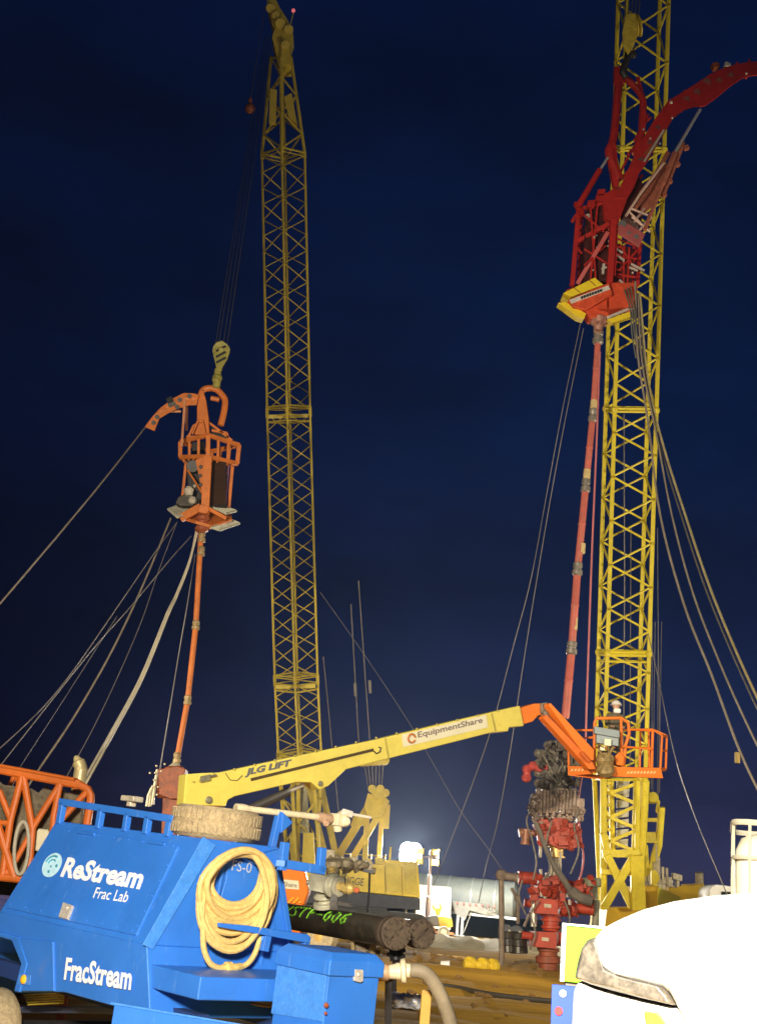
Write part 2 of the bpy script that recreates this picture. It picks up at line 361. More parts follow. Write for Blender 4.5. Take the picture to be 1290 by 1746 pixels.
# front panel inset, its number
ins = MB(); ins.prism([onU(*q, .012) for q in [(385, 1462), (455, 1472), (470, 1600), (352, 1606), (384, 1500)]], u_ * .012); ins.build('front_panel', BLUE, tr, bevel=.006)
lettering('FS-0', onU(394, 1484, .028), onU(427, 1489, .028), onU(397, 1466, .028), PALEP, tr, bold=.0)
sm = MB()
for x, y in ((345, 1600), (352, 1650)): pass
for x0, y0, x1, y1 in ((383, 1470, 348, 1640), (452, 1600, 440, 1672), (470, 1470, 500, 1640)):
    sm.bar(onU(x0, y0, .02), onU(x1, y1, .02), .025, .02, u_)
sm.build('seam_angle', BLUE, tr, bevel=.004, split=True)
# front lower wall and step box
fw = MB(); fw.prism([onU(x, y, -.01) for x, y in [(252, 1612), (506, 1615), (500, 1700), (262, 1740)]], d_ * .1); fw.build('front_wall', BLUE, tr, bevel=.008)
a1 = co(onW(342, 1668, .03))[0]
q0 = co(onU(342, 1665, a1)); q1 = co(onU(337, 1706, a1)); 
sb = MB(); sb.box(T(a1 / 2, (.03 + Wd) / 2, (q0[2] + q1[2]) / 2), u_ * a1 / 2, w_ * (Wd - .03) / 2, t_ * (q0[2] - q1[2]) / 2)
sb.build('step_box', BLUE, tr, bevel=.012)
# tongue rails
ct = q1[2] - .10
tg = MB()
r0, r1 = onT(200, 1712, ct), onT(575, 1775, ct)
for s in (0, 1):
    a, b = (r0, r1) if s == 0 else (T(co(r0)[0], Wd - .1, ct), T(co(r1)[0], co(r1)[1] + .15, ct))
    tg.bar(a - t_ * .09, b - t_ * .09, .18, .09, w_)
tg.build('tongue', BLUE, tr, bevel=.01)
tl = MB(); tl.bar(r0 + t_ * .006 - w_ * .05, r1 + t_ * .006 - w_ * .05, .012, .012, w_); tl.build('tongue_edge', BLUEW, tr)
# toolbox
b0 = .62
K = onW(562, 1650, b0); ak = co(K)[0]; a2 = co(onW(476, 1640, b0))[0]; b1 = co(onU(648, 1650, ak))[1]; ck = co(K)[2]; cl = co(onW(566, 1632, b0))[2]
tb = MB(); tb.box(T((ak + a2) / 2, (b0 + b1) / 2, ck - .29), u_ * (ak - a2) / 2, w_ * (b1 - b0) / 2, t_ * .30)
tbo = tb.build('toolbox', BLUE, tr, bevel=.008)
ld = MB(); e = .022; hl = cl - ck + .03
ctr = lambda c, k=0: [T(a2 - e + k, b0 - e + k, c), T(ak + e - k, b0 - e + k, c), T(ak + e - k, b1 + e - k, c), T(a2 - e + k, b1 + e - k, c)]
ld.loft([ctr(ck - .05), ctr(ck + hl * .45), ctr(ck + hl, .05)]); ld.build('toolbox_lid', BLUE, tbo, bevel=.01)
wp = MB(); wp.prism([onW(x, y, b0 - .006) for x, y in [(473, 1642), (557, 1655), (549, 1742), (462, 1728)]], w_ * .005); wp.build('worn_side_plate', BLUEW, tbo, bevel=.002)
lt2 = MB(); lt2.prism([onU(x, y, ak + .006) for x, y in [(602, 1652), (616, 1653), (616, 1672), (611, 1675), (601, 1672)]], u_ * .02); lt2.ball(onU(611, 1662, ak + .03), .014, 8); lt2.build('latch', CHROME, tbo, bevel=.003)
hn = MB(); hn.ball(onU(556, 1714, ak + .015), .018, 8); hn.ball(onU(555, 1728, ak + .015), .012, 8); hn.build('hinge', BROWNR, tbo, split=True)
# hose brackets on the front
hb = MB(); hx = .34
hb.prism([onU(x, y, .03) for x, y in [(392, 1453), (432, 1458), (470, 1447), (476, 1462), (478, 1480), (430, 1474)]], u_ * .05)
hb.bar(onU(478, 1472, hx), onU(552, 1484, hx), .065, .05, u_); hb.bar(onU(478, 1470, .03), onU(478, 1472, hx + .02), .07, .05, t_)
hb.bar(onU(480, 1484, hx), onU(486, 1436, hx), .06, .05, u_); hb.bar(onU(545, 1488, hx), onU(549, 1445, hx), .06, .05, u_)
hb.build('hose_bracket', BLUE, tr, bevel=.006)
lbk = MB(); lbk.prism([onU(x, y, .2) for x, y in [(370, 1573), (415, 1577), (520, 1592), (526, 1598), (524, 1608), (370, 1580)]], u_ * .03)
lbk.bar(onU(456, 1594, .2), onU(450, 1622, .2), .06, .04, u_); lbk.bar(onU(522, 1596, .2), onU(518, 1628, .2), .055, .04, u_); lbk.bar(onU(450, 1600, .0), onU(450, 1600, .2), .04, .04, t_); lbk.bar(onU(515, 1604, .0), onU(515, 1604, .2), .04, .04, t_)
lbk.build('lower_bracket', BLUE, tr, bevel=.005)
ub = MB(); ub.bar(onU(463, 1446, -.05), onU(477, 1384, -.05), .05, .05, u_); ub.prism([onU(x, y, -.05) for x, y in [(477, 1384), (494, 1402), (474, 1420)]], u_ * .04); ub.build('pipe_support', BLUE, tr, bevel=.005)
# frame, axle and wheel
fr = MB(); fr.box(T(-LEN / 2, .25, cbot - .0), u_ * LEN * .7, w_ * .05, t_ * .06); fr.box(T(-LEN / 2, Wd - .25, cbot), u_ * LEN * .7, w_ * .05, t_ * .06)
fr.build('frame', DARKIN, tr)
wc = PY(-32, 1752, co(onW(-32, 1752, .05))[0] * 0 + onW(-32, 1752, .0).y); wc = T(co(wc)[0], -.02, co(wc)[2])
wr = max(.2, min(.45, wc.z - .0))
wh = MB(); 
wh.lathe(wc - w_ * .02, wc + w_ * .22, [(0, wr * .55), (.0, wr * .88), (.12, wr * .97), (.3, wr), (.7, wr), (.88, wr * .97), (1, wr * .88), (1, wr * .5)], 40)
wo = wh.build('wheel', RUBBER, tr)
rm = MB(); rm.lathe(wc - w_ * .0, wc + w_ * .12, [(0, .01), (0, wr * .2), (.3, wr * .25), (.3, wr * .5), (0, wr * .56), (1, wr * .56)], 24); rm.build('rim', PALEI, wo)
ax = MB(); ax.tube([wc + w_ * .2, wc + w_ * (Wd - .1)], .06, 10); ax.tube([T(.9, .9, cbot), V((T(.9, .9, 0).x, T(.9, .9, 0).y, 0))], .05, 10); ax.build('axle', BLACKI, tr, split=True)
sp = MB()
for i in range(5): q = .02 * i; sp.bar(onW(45 + i * 2, 1697 + i * 4, .35), onW(104, 1694 + i * 4, .35), .012, .06, w_)
sp.build('leaf_spring', CRANE, tr)
fm = MB(); fm.bar(onW(30, 1722, .6), onW(206, 1722, .6), .05, .1, w_); fm.build('cross_member', mat('dull_blue_steel', (.10, .12, .22), .6), tr, bevel=.01)

# things resting on or hung from the trailer
_a = co(onW(370, 1398, (lt[1] + rt[1]) / 2 - .06))[0]; print('TYRE', co(onW(370, 1398, (lt[1] + rt[1]) / 2 - .06)), topc, lt, rt); tc_ = T(_a, (lt[1] + rt[1]) / 2 - .06, topc + .118)
ty = MB(); TR = .335
ty.lathe(tc_ - t_ * .115, tc_ + t_ * .115, [(0, .19), (0, TR * .86), (.1, TR * .95), (.22, TR), (.78, TR), (.9, TR * .95), (1, TR * .86), (1, .19), (.9, .18), (.1, .18), (0, .19)], 48)
for k in range(46):
    for s in (-1, 1):
        a = 2 * math.pi * (k + (.5 if s > 0 else 0)) / 46; e = u_ * math.cos(a) + w_ * math.sin(a); f = t_.cross(e)
        ty.box(tc_ + e * (TR + .001) + t_ * s * .048, e * .006, (f * .016 + t_ * s * .006), t_ * .036)
single('spare_tyre', ty, RUBBER, tc_ - t_ * .115, 'muddy tan tyre lying flat on the roof of the blue trailer', 'tyre')
pw = thing('valve_pipe', onU(580, 1400, -.05), 'cream pipe with a lever valve laid across the blue trailer top beside the tyre', 'pipe')
pa, pb = onU(402, 1377, -.05), onU(566, 1396, -.05)
q = MB(); q.lathe(pa, pb, [(0, .012), (0, .024), (.97, .026), (1, .026)], 14); q.lathe(pa + (pb - pa) * .0, pa + (pb - pa) * .13, [(0, .03), (.5, .034), (.8, .03), (1, .024)], 12); q.build('pipe', CREAM, pw)
q = MB(); q.lathe(onU(540, 1393, -.05), onU(563, 1396, -.05), [(0, .03), (.3, .042), (.45, .042), (.5, .032), (.8, .044), (1, .04)], 14); q.ball(onU(556, 1404, -.02), .03, 8); q.build('coupling', mat('rusty_coupling', (.5, .3, .18), .5, .2, var=.3, dirt=(.6, .5, .35), amount=.4, scale=20), pw)
q = MB(); q.box(onU(576, 1398, -.05), u_ * .05 + w_ * 0, w_ * .05, t_ * .048); q.lathe(onU(574, 1396, -.05), onU(576, 1418, -.05), [(0, .04), (1, .034)], 12); q.lathe(onU(576, 1398, -.05), onU(590, 1386, -.05), [(0, .05), (1, .04)], 12); q.lathe(onU(584, 1400, -.05), onU(592, 1401, .02), [(0, .044), (.6, .046), (1, .03)], 14); q.build('valve_body', CREAM, pw, bevel=.008)
q = MB(); q.bar(onU(584, 1384, -.02), onU(600, 1389, -.02), .05, .02, u_); q.bar(onU(598, 1388, -.02), onU(632, 1394, -.02), .022, .014, u_); q.build('lever', mat('white_lever', (.75, .68, .55), .5), pw, bevel=.003)
# coiled hose
hs = MB(); random.seed(4)
hp = thing('coiled_hose', onU(396, 1560, .15), 'tan rubber hose hanging in a coil on the blue trailer front', 'hose')
loops = [(402 + 3 * math.sin(2.1 * k), 1450 + 46 + 2.6 * k + (k % 3) * 3, 42 + 2.3 * k, 46 + 2.6 * k, .03 * k % .15) for k in range(11)] + [(398, 1532, 56, 80, .1), (403, 1533, 60, 82, .06), (399, 1528, 52, 76, .02), (396, 1536, 58, 84, .12)]
for k, (cx, cy, rx, ry, ph) in enumerate(loops):
    pts = []
    for i in range(36):
        an = 2 * math.pi * i / 36
        x = cx + rx * math.cos(an) * (1 + .02 * math.sin(3 * an + k)) + 10 * math.sin(an) * -1 * .55
        y = cy + ry * math.sin(an) * (1 + .03 * math.sin(2 * an + k * 1.3))
        if y < 1500: x += (1500 - y) * .22 
        pts.append(onU(x, y, .11 + .018 * (k % 5) + .03 * math.sin(an + k)))
    hs.tube(pts, .0225, 8, closed=True)
hs.build('hose_loops', HOSET, hp)
q = MB(); q.tube(curve([onU(x, y, .17) for x, y in [(352, 1490), (346, 1540), (346, 1590), (348, 1620), (358, 1642), (372, 1650), (388, 1651)]], 6), .021, 8)
q.tube(curve([onU(x, y, .15) for x, y in [(389, 1651), (410, 1649), (425, 1640), (436, 1622), (444, 1596)]], 6), .020, 8); q.build('hose_tail', HOSET, hp)
q = MB(); q.lathe(onU(378, 1651, .17), onU(402, 1650, .17), [(0, .026), (.25, .028), (.3, .045), (.62, .045), (.66, .03), (1, .03)], 12); q.lathe(onU(402, 1649, .17), onU(411, 1648, .16), [(0, .026), (1, .026)], 10); q.build('hose_coupling', BRASS, hp)
# rope coil on the tongue
rc = MB(); c0 = onT(452, 1716, ct + .01)
for k in range(7):
    rr = .10 - .006 * k; rc.tube([c0 + t_ * (.014 + .022 * k) + (u_ * math.cos(a) + w_ * math.sin(a)) * rr for a in [2 * math.pi * i / 20 for i in range(20)]], .012, 6, closed=True)
single('coil_of_rope', rc, mat('brown_rope', (.30, .19, .09), .85, var=.35, scale=40), c0, 'small coil of brown rope stacked on the trailer tongue beside the toolbox', 'rope')

# ------------------------------------------------------------------ white pickup at the right
hd_ = V((-.90, .436, 0)).normalized(); ac = V((.436, .90, 0)).normalized()
Q0 = PY(1005, 1625, 3.3)
def onH(x, y, v=0): return PL(x, y, Q0 + ac * v, ac)
def H(s, v, z): p = Q0 - hd_ * s + ac * v; return V((p.x, p.y, z))
def hs_(p): q = p - Q0; return -q.dot(hd_), p.z
tk = thing('pickup_truck', H(2.5, .95, 0), 'white pickup truck nose glaring under the floodlight at the right edge', 'truck')
hoodpx = [(1420, 1512), (1290, 1524), (1200, 1531), (1130, 1542), (1078, 1557), (1062, 1564), (1040, 1574), (1022, 1584), (1009, 1599), (1005, 1622), (1009, 1644), (1030, 1663), (1070, 1675), (1122, 1689), (1136, 1699), (1168, 1752), (1240, 1900), (1420, 1900)]
hp2 = [onH(x, y) for x, y in hoodpx]
def fill_loft(mb, pts, stations):            # stations: v, inset towards centroid, nose shift forwards, crown
    cen = sum(pts, V()) / len(pts); polys = []
    for v, k, f, cr in stations:
        po = []
        for p in pts:
            s, z = hs_(p); q = p + (cen - p).normalized() * k
            fr = max(0, 1 - s / .8)
            po.append(q + ac * v + hd_ * f * fr + V((0, 0, cr * (1 if z > 1.3 else 0))))
        polys.append(po)
    mb.loft(polys)
stn = [(0, .05, 0, 0), (.012, .026, 0, 0), (.035, .009, .0, 0), (.07, 0, .01, .002), (.3, 0, .05, .015), (.7, 0, .09, .03), (1.0, 0, .10, .035), (1.3, 0, .09, .03), (1.7, 0, .05, .015), (1.93, 0, .01, .002), (1.965, .01, 0, 0), (2.0, .05, 0, 0)]
q = MB(); fill_loft(q, hp2, stn); q.build('hood', TRUCKW, tk, angle=50)
headpx = [(1006, 1597), (994, 1601), (984, 1615), (977, 1640), (972, 1668), (1000, 1680), (1040, 1692), (1090, 1704), (1146, 1716), (1140, 1702), (1126, 1684), (1060, 1668), (1020, 1650)]
q = MB(); fill_loft(q, [p + ac * .012 for p in [onH(x, y) for x, y in headpx]], [(0, .012, 0, 0), (.012, .004, 0, 0), (.04, 0, 0, 0), (.45, 0, .05, 0), (1.0, 0, .09, 0), (1.55, 0, .05, 0), (1.96, 0, 0, 0), (1.99, .012, 0, 0)])
q.build('grille_surround', LENS, tk, bevel=.004)
lowpx = [(973, 1671), (966, 1690), (962, 1760), (960, 1850), (1200, 1850), (1172, 1760), (1152, 1722), (1090, 1708), (1040, 1696), (1000, 1684)]
q = MB(); fill_loft(q, [p + ac * .02 for p in [onH(x, y) for x, y in lowpx]], [(0, .02, 0, 0), (.02, .006, 0, 0), (.05, 0, 0, 0), (.45, 0, .05, 0), (1.0, 0, .09, 0), (1.55, 0, .05, 0), (1.92, 0, 0, 0), (1.97, .02, 0, 0)])
hl_ = q.build('headlight', mat('headlamp_glass', (.80, .78, .72), .2, .0, var=.1, dirt=(.55, .45, .32), amount=.3, scale=16), tk, bevel=.01)
q = MB(); q.prism([onH(x, y, .012) for x, y in [(1098, 1723), (1124, 1727), (1140, 1752), (1140, 1775), (1104, 1768)]], -ac * .014); q.build('side_marker', mat('amber_side_marker', (.85, .50, .02), .3, var=.3, scale=60), hl_, bevel=.004)
sN, zt = hs_(onH(1290, 1524))
q = MB(); q.loft([[H(-.06, v, .45), H(-.06, v, .80), H(.15, v, .98), H(.7, v, .98), H(.7, v, .45)] for v in (.02, 1.95)]); q.build('bumper', CHROME, tk, bevel=.04)
zc = zt + .02
q = MB(); q.loft([[H(s, v, z) for s, z in [(.5, .5), (.5, 1.1), (1.25, zt - .1), (5.6, zt - .25), (5.6, .55), (4.9, .55), (4.75, .85), (4.2, .95), (3.7, .85), (3.55, .55), (1.55, .55), (1.4, .85), (.95, .95), (.7, .8)]] for v in (.03, 1.97)]); q.build('body', TRUCKW, tk, bevel=.03)
q = MB(); q.loft([[H(1.25, v0, zt - .06), H(2.0, v1, 2.0), H(3.4, v1, 2.02), H(3.75, v0, zt - .2)] for v0, v1 in ((.08, .2), (1.92, 1.8))]); q.build('cab', TRUCKW, tk, bevel=.05)
GLASS = mat('dark_glass', (.02, .025, .03), .08, var=.05)
q = MB(); q.prism([H(1.30, .2, zt), H(1.30, 1.8, zt), H(1.93, 1.7, 1.92), H(1.93, .3, 1.92)], V((-.02, -.0, .015)) - hd_ * -.02); q.build('windscreen', GLASS, tk)
for v in (.10, 1.9):
    q = MB(); k = .0 if v < 1 else 0; sg = -1 if v < 1 else 1
    q.prism([H(1.75, v + (.0 if sg < 0 else 0), zt + .03), H(3.5, v, zt - .05), H(3.3, v - sg * .08, 1.93), H(2.1, v - sg * .08, 1.93)], ac * sg * .02); q.build('side_window', GLASS, tk)
for s in (1.12, 4.25):
    for v in (.05, 1.7):
        q = MB(); c = H(s, v, .40); q.lathe(c, c + ac * .25, [(0, .15), (0, .34), (.15, .39), (.85, .39), (1, .34), (1, .15)], 28); wv = q.build('wheel', RUBBER, tk)
        q = MB(); q.lathe(c + ac * .01, c + ac * .2, [(0, .01), (0, .2), (.1, .24), (1, .24)], 20); q.build('rim', CHROME, wv)

# signs beyond the truck
q = thing('lime_sign', PY(990, 1680, 6.2).xy.to_3d(), 'bright lime green board standing behind the pickup nose', 'sign')
sgn = MB(); sgn.prism([PY(x, y, 6.2) for x, y in [(959, 1575), (1120, 1590), (1112, 1690), (955, 1673)]], V((.01, .03, 0))); so = sgn.build('board', LIME, q, bevel=.004)
e = MB(); e.prism([PY(x, y, 6.19) for x, y in [(958, 1574), (965, 1575), (961, 1674), (954, 1673)]], V((0, .006, 0))); e.prism([PY(x, y, 6.185) for x, y in [(958, 1573.5), (1121, 1588.5), (1121, 1592), (958, 1577)]], V((0, .004, 0))); e.build('edging', WHITEP, so)
for x in (975, 1100):
    e = MB(); a = PY(x, 1600, 6.25); e.abox((a.x, a.y, a.z / 2 - .1), .05, .04, a.z + .2); e.build('leg', GREYI, q)
q = thing('blue_sign', PY(955, 1700, 5.9).xy.to_3d(), 'blue board with round white and red marks standing under the lime board', 'sign')
sgn = MB(); sgn.prism([PY(x, y, 5.9) for x, y in [(940, 1678), (1085, 1694), (1080, 1792), (937, 1774)]], V((.01, .03, 0))); so = sgn.build('board', SIGNB, q, bevel=.004)
for (x, y, r, mt) in ((959, 1694, 5.5, WHITEP), (952, 1724, 6.5, mat('red_mark', (.6, .03, .03), .5)), (957, 1757, 6, WHITEP), (1000, 1715, 9, WHITEP), (1040, 1735, 9, WHITEP)):
    e = MB(); c = PY(x, y, 5.89); e.prism([c + V((math.cos(k * .3142), 0, math.sin(k * .3142))) * (r * 5.9 / F) for k in range(20)], V((0, .006, 0))); e.build('round_mark', mt, so, smooth=False)
for x in (950, 1070):
    e = MB(); a = PY(x, 1720, 5.96); e.abox((a.x, a.y, a.z / 2), .05, .04, a.z); e.build('leg', GREYI, q)

# two stacked liquid totes at the right edge
def tote(name, org, lab):
    t = thing(name, org, lab, 'liquid tote', 'caged liquid totes stacked at the right edge')
    x0, y0, z0 = org; w, dd, h = 1.2, 1.0, 1.16
    q = MB(); po = []
    def ring(z, k, r=.14):
        o = []
        for cx, cy, a0 in ((w / 2 - r - k, dd / 2 - r - k, 0), (-w / 2 + r + k, dd / 2 - r - k, 90), (-w / 2 + r + k, -dd / 2 + r + k, 180), (w / 2 - r - k, -dd / 2 + r + k, 270)):
            o += [V((x0 + cx + r * math.cos(R(a0 + 22.5 * i)), y0 + cy + r * math.sin(R(a0 + 22.5 * i)), z0 + z)) for i in range(5)]
        return o
    q.loft([ring(.14, .05), ring(.16, .015), ring(.95, .015), ring(1.03, .05), ring(1.09, .2), ring(1.10, .35)])
    tt = q.build('tank', mat('tote_plastic', (.80, .76, .58), .45, var=.05, dirt=(.86, .72, .30), amount=.4, scale=1.3), t, angle=60)
    q = MB(); q.lathe(V((x0, y0, z0 + 1.10)), V((x0, y0, z0 + 1.15)), [(0, .12), (1, .11)], 20); q.build('cap', BLACKT, tt)
    q = MB()
    for z in (.16, .4, .65, .90, 1.12): q.tube(ring(z, -.0, .10), .014 if z < 1.1 else .02, 6, closed=True)
    for i in range(5):
        for s in (-1, 1): q.tube([(x0 - w / 2 + .1 + i * .25, y0 + s * dd / 2, z0 + .14), (x0 - w / 2 + .1 + i * .25, y0 + s * dd / 2, z0 + 1.13)], .011, 6)
    for i in range(4):
        for s in (-1, 1): q.tube([(x0 + s * w / 2, y0 - dd / 2 + .1 + i * .265, z0 + .14), (x0 + s * w / 2, y0 - dd / 2 + .1 + i * .265, z0 + 1.13)], .011, 6)
    q.build('cage', mat('pale_cage', (.50, .46, .34), .5, .0, var=.15), t)
    q = MB()
    for s in (-1, 0, 1): q.abox((x0 + s * .5, y0, z0 + .05), .16, dd, .10)
    q.abox((x0, y0, z0 + .12), w, dd, .035); q.build('pallet', GREYI, t, bevel=.005)
    t.rotation_euler.z = -.27
    return t
tp = PY(1250, 1392, 8.6); tcx, tcy = tp.x + .6 * math.cos(.27) + .5 * math.sin(.27), tp.y - .6 * math.sin(.27) + .5 * math.cos(.27)
tote('liquid_tote', (tcx, tcy, tp.z - 1.15), 'pale yellow caged liquid tote above the pickup bonnet, on top of another')
tote('liquid_tote', (tcx, tcy, tp.z - 1.15 - 1.16), 'caged liquid tote underneath, mostly hidden behind the pickup bonnet')

# ------------------------------------------------------------------ left crane (behind the boom lift)
DL = 70.0
def chord4(ctr, e1, e2, h): return [ctr - e1 * h, ctr - e2 * h, ctr + e1 * h, ctr + e2 * h]
def axes(a, b):
    t = (b - a).normalized(); e1 = (V((1, 0, 0)) - t * t.x).normalized(); e2 = t.cross(e1); e2 = e2 if e2.y > 0 else -e2
    return t, e1, e2
bL = P(511, 1286, DL); tL = P(483, 262, DL); mt_, e1L, e2L = axes(bL, tL)
cl_ = thing('crawler_crane', (P(610, 1560, 73).x, P(610, 1560, 73).y, 0), 'yellow crawler crane with a tall dim lattice boom behind the boom lift', 'crane', 'lattice boom cranes')
hw = 36.5 * DL / F
cuts = [(511, 1286), (505, 1160), (492, 703), (483, 262)]
pn = [5, 17, 16]
for i in range(3):
    a, b = P(*cuts[i], DL), P(*cuts[i + 1], DL); g_ = (b - a).normalized() * .12
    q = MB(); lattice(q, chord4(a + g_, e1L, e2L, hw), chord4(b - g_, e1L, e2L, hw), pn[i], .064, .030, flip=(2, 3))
    for j in range(4):
        for e in (a + g_, b - g_):
            cc_ = chord4(e, e1L, e2L, hw)[j]; q.tube([cc_ - mt_ * .15, cc_ + mt_ * .15], .095, 6)
    if i < 2:
        for s in (.3, -.5): 
            z = chord4(b + mt_ * s, e1L, e2L, hw)
            for j in range(4): q.tube([z[j], z[(j + 1) % 4]], .05, 5)
        z = chord4(b, e1L, e2L, hw * .96); 
        for s in (-1, 1): q.box(z[1] * .5 + z[2 if s > 0 else 0] * .5 - mt_ * .25, e1L * .5, e2L * .03, mt_ * .10)
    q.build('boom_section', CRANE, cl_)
# heel section
foot = P(515, 1470, 71); tf = (bL - foot).normalized()
q = MB(); a4 = [foot - e1L * .75 - e2L * .3, foot - e1L * .2 - e2L * .6, foot + e1L * .80 - e2L * .2, foot + e1L * .2 + e2L * .3]
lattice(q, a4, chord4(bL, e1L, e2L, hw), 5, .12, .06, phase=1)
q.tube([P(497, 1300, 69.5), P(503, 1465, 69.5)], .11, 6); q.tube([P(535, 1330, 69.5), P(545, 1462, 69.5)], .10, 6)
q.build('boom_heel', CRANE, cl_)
q = MB(); q.bar(P(516, 1335, 70.2), P(519, 1420, 70.2), .5, .12, V((0, 1, 0))); q.build('boom_walkway', mat('grey_grating', (.36, .33, .20), .7, var=.3, scale=6), cl_, bevel=.02)
q = MB(); q.prism([P(x, y, 69.7) for x, y in [(493, 1425), (506, 1425), (512, 1475), (496, 1475)]], V((0, .5, 0))); q.prism([P(x, y, 69.5) for x, y in [(517, 1420), (535, 1420), (537, 1482), (514, 1480)]], V((0, .8, 0))); q.build('boom_foot', CRANE, cl_, bevel=.02)
# boom top and head
tp2 = P(478, 98, DL)
q = MB(); lattice(q, chord4(tL, e1L, e2L, hw), [P(462, 98, DL), P(478, 98, DL - .6), P(496, 98, DL), P(480, 98, DL + .6)], 5, .09, .05, phase=1)
q.tube([tL - e2L * hw, P(480, 30, DL - .3)], .11, 6)
q.build('boom_section', CRANE, cl_)
q = MB(); q.prism([P(x, y, DL - .9) for x, y in [(460, 150), (472, 152), (470, 212), (458, 208)]], V((0, .25, 0))); q.prism([P(x, y, DL - .7) for x, y in [(483, 165), (497, 158), (507, 212), (492, 200)]], V((0, .3, 0)))
q.build('boom_plate', CRANE, cl_, bevel=.03)
q = MB()
q.prism([P(x, y, DL - .5) for x, y in [(463, 62), (480, 22), (494, 40), (500, 60), (493, 80), (496, 110), (474, 112), (468, 82)]], V((0, 1.1, 0)))
q.prism([P(x, y, DL - .4) for x, y in [(454, -8), (466, -10), (478, 14), (492, 36), (496, 56), (466, 48), (456, 14)]], V((0, .8, 0)))
for x, y, r in ((461, 14, 8), (492, 50, 8), (478, 40, 9), (486, 76, 7), (470, 26, 7)): q.lathe(P(x, y, DL - .7), P(x, y, DL + .7), [(0, r * DL / F), (1, r * DL / F)], 14)
q.build('boom_head', CRANE, cl_, bevel=.03)
q = MB(); q.tube([P(494, 46, DL), P(500, 22, DL)], .03, 5); ml = q.build('mast_light', CRANE, cl_)
q = MB(); q.ball(P(500, 18, DL), .11, 8); q.build('lamp', mat('red_warning_lamp', (.6, .1, .12), .4, emit=((1, .20, .22), .55)), ml)
# gantry, mast, blocks
q = MB()
def gb(a, b, w, h=.35): q.bar(P(*a, 73.5), P(*b, 73.5), w, h, V((0, 1, 0)))
gb((636, 1362), (575, 1462), .42); gb((657, 1372), (601, 1462), .36); gb((626, 1374), (622, 1468), .30); gb((652, 1372), (645, 1475), .26); gb((660, 1372), (657, 1412), .34)
q.prism([P(x, y, 73.2) for x, y in [(603, 1391), (626, 1393), (622, 1408), (597, 1408)]], V((0, .3, 0)))
q.prism([P(x, y, 73.1) for x, y in [(627, 1352), (640, 1357), (652, 1354), (664, 1366), (652, 1392), (628, 1396), (620, 1376)]], V((0, .5, 0)))
for x, y, r in ((634, 1345, 7), (648, 1345, 7), (642, 1352, 9), (657, 1352, 7)): q.lathe(P(x, y, 72.9), P(x, y, 74.4), [(0, r * 73 / F), (1, r * 73 / F)], 14)
q.build('gantry', CRANE, cl_, bevel=.02)
q = MB(); q.bar(P(545, 1330, 73), P(573, 1462, 73), .36, .36); q.bar(P(525, 1338, 76), P(556, 1462, 76), .3, .3); q.build('mast', CRANE, cl_, bevel=.02)
q = MB()
for k in range(5): q.lathe(P(617 + 9.5 * k, 1298 - k * .6, 71.3), P(617 + 9.5 * k, 1298 - k * .6, 72.5), [(0, .26), (.2, .30), (.8, .30), (1, .26)], 12)
q.bar(P(612, 1292, 71.9), P(660, 1289, 71.9), .4, .9); q.build('hoist_block', CRANE, cl_, bevel=.02)
ropes = MB()
for xa, xb in ((621, 628), (627, 632), (634, 636), (641, 640), (647, 646), (653, 650)): ropes.tube([P(xa, 1300, 71.9), P(xb, 1346, 73.4)], .03, 5)
for xa, ya, xb, yb in ((598, 1030, 613, 1292), (611, 990, 632, 1290), (551, 1120, 578, 1395)): ropes.tube([P(xa, ya, 71), P(xb, yb, 71.9)], .032, 5)
for xa, ya in ((605, 1165), (630, 1160)): ropes.tube([P(xa, ya, 71), P(xa + 1, ya + 22, 71)], .09, 6)
ropes.build('pendant_rope', WIRE, cl_)
# house
def face(x, y): return PY(x, y, 74)
q = MB(); q.prism([face(x, y) for x, y in [(520, 1468), (655, 1474), (656, 1466), (712, 1469), (716, 1531), (606, 1520), (522, 1508)]], V((0, 3.2, 0)))
hu = q.build('house', mat('house_yellow', (.66, .48, .03), .5, var=.15, dirt=(.42, .29, .03), amount=.3, scale=1), cl_, bevel=.05)
q = MB()
for x in (575, 628, 655, 684): q.prism([face(x, 1478) - V((0, .03, 0)), face(x + 1.3, 1478) - V((0, .03, 0)), face(x + 2.6, 1518 + (x - 575) * .09) - V((0, .03, 0)), face(x + 1.3, 1518 + (x - 575) * .09) - V((0, .03, 0))], V((0, .02, 0)))
q.build('panel_seam', mat('crane_seam', (.26, .18, .02), .7), hu)
q = MB(); q.prism([face(x, y) - V((0, .06, 0)) for x, y in [(656, 1471), (682, 1473), (684, 1522), (658, 1519)]], V((0, .05, 0))); q.prism([face(x, y) - V((0, .06, 0)) for x, y in [(688, 1472), (709, 1474), (712, 1526), (690, 1524)]], V((0, .05, 0))); q.build('door', CRANE, hu, bevel=.02)
def fl_(x, y): return face(x, y) - V((0, .04, 0))
lettering('B', fl_(580, 1506), fl_(590, 1507), fl_(581, 1486), BLACKT, hu, lift=.03, shear=.15)
lettering('IGGE', fl_(591, 1507), fl_(620, 1511), fl_(592, 1494), BLACKT, hu, lift=.03, shear=.15)
q = MB(); q.prism([fl_(x, y) for x, y in [(514, 1508), (606, 1521), (716, 1532), (716, 1552), (520, 1540)]], V((0, 3.3, 0))); q.build('lower_deck', mat('dark_steel_deck', (.035, .035, .05), .6, var=.3), cl_, bevel=.04)
q = MB()
for k in range(9): x = 560 + k * 12; q.tube([face(x, 1470 + k * .6) + V((0, .3, 0)), face(x + 1, 1452 + k * .6) + V((0, .3, 0))], .03, 5)
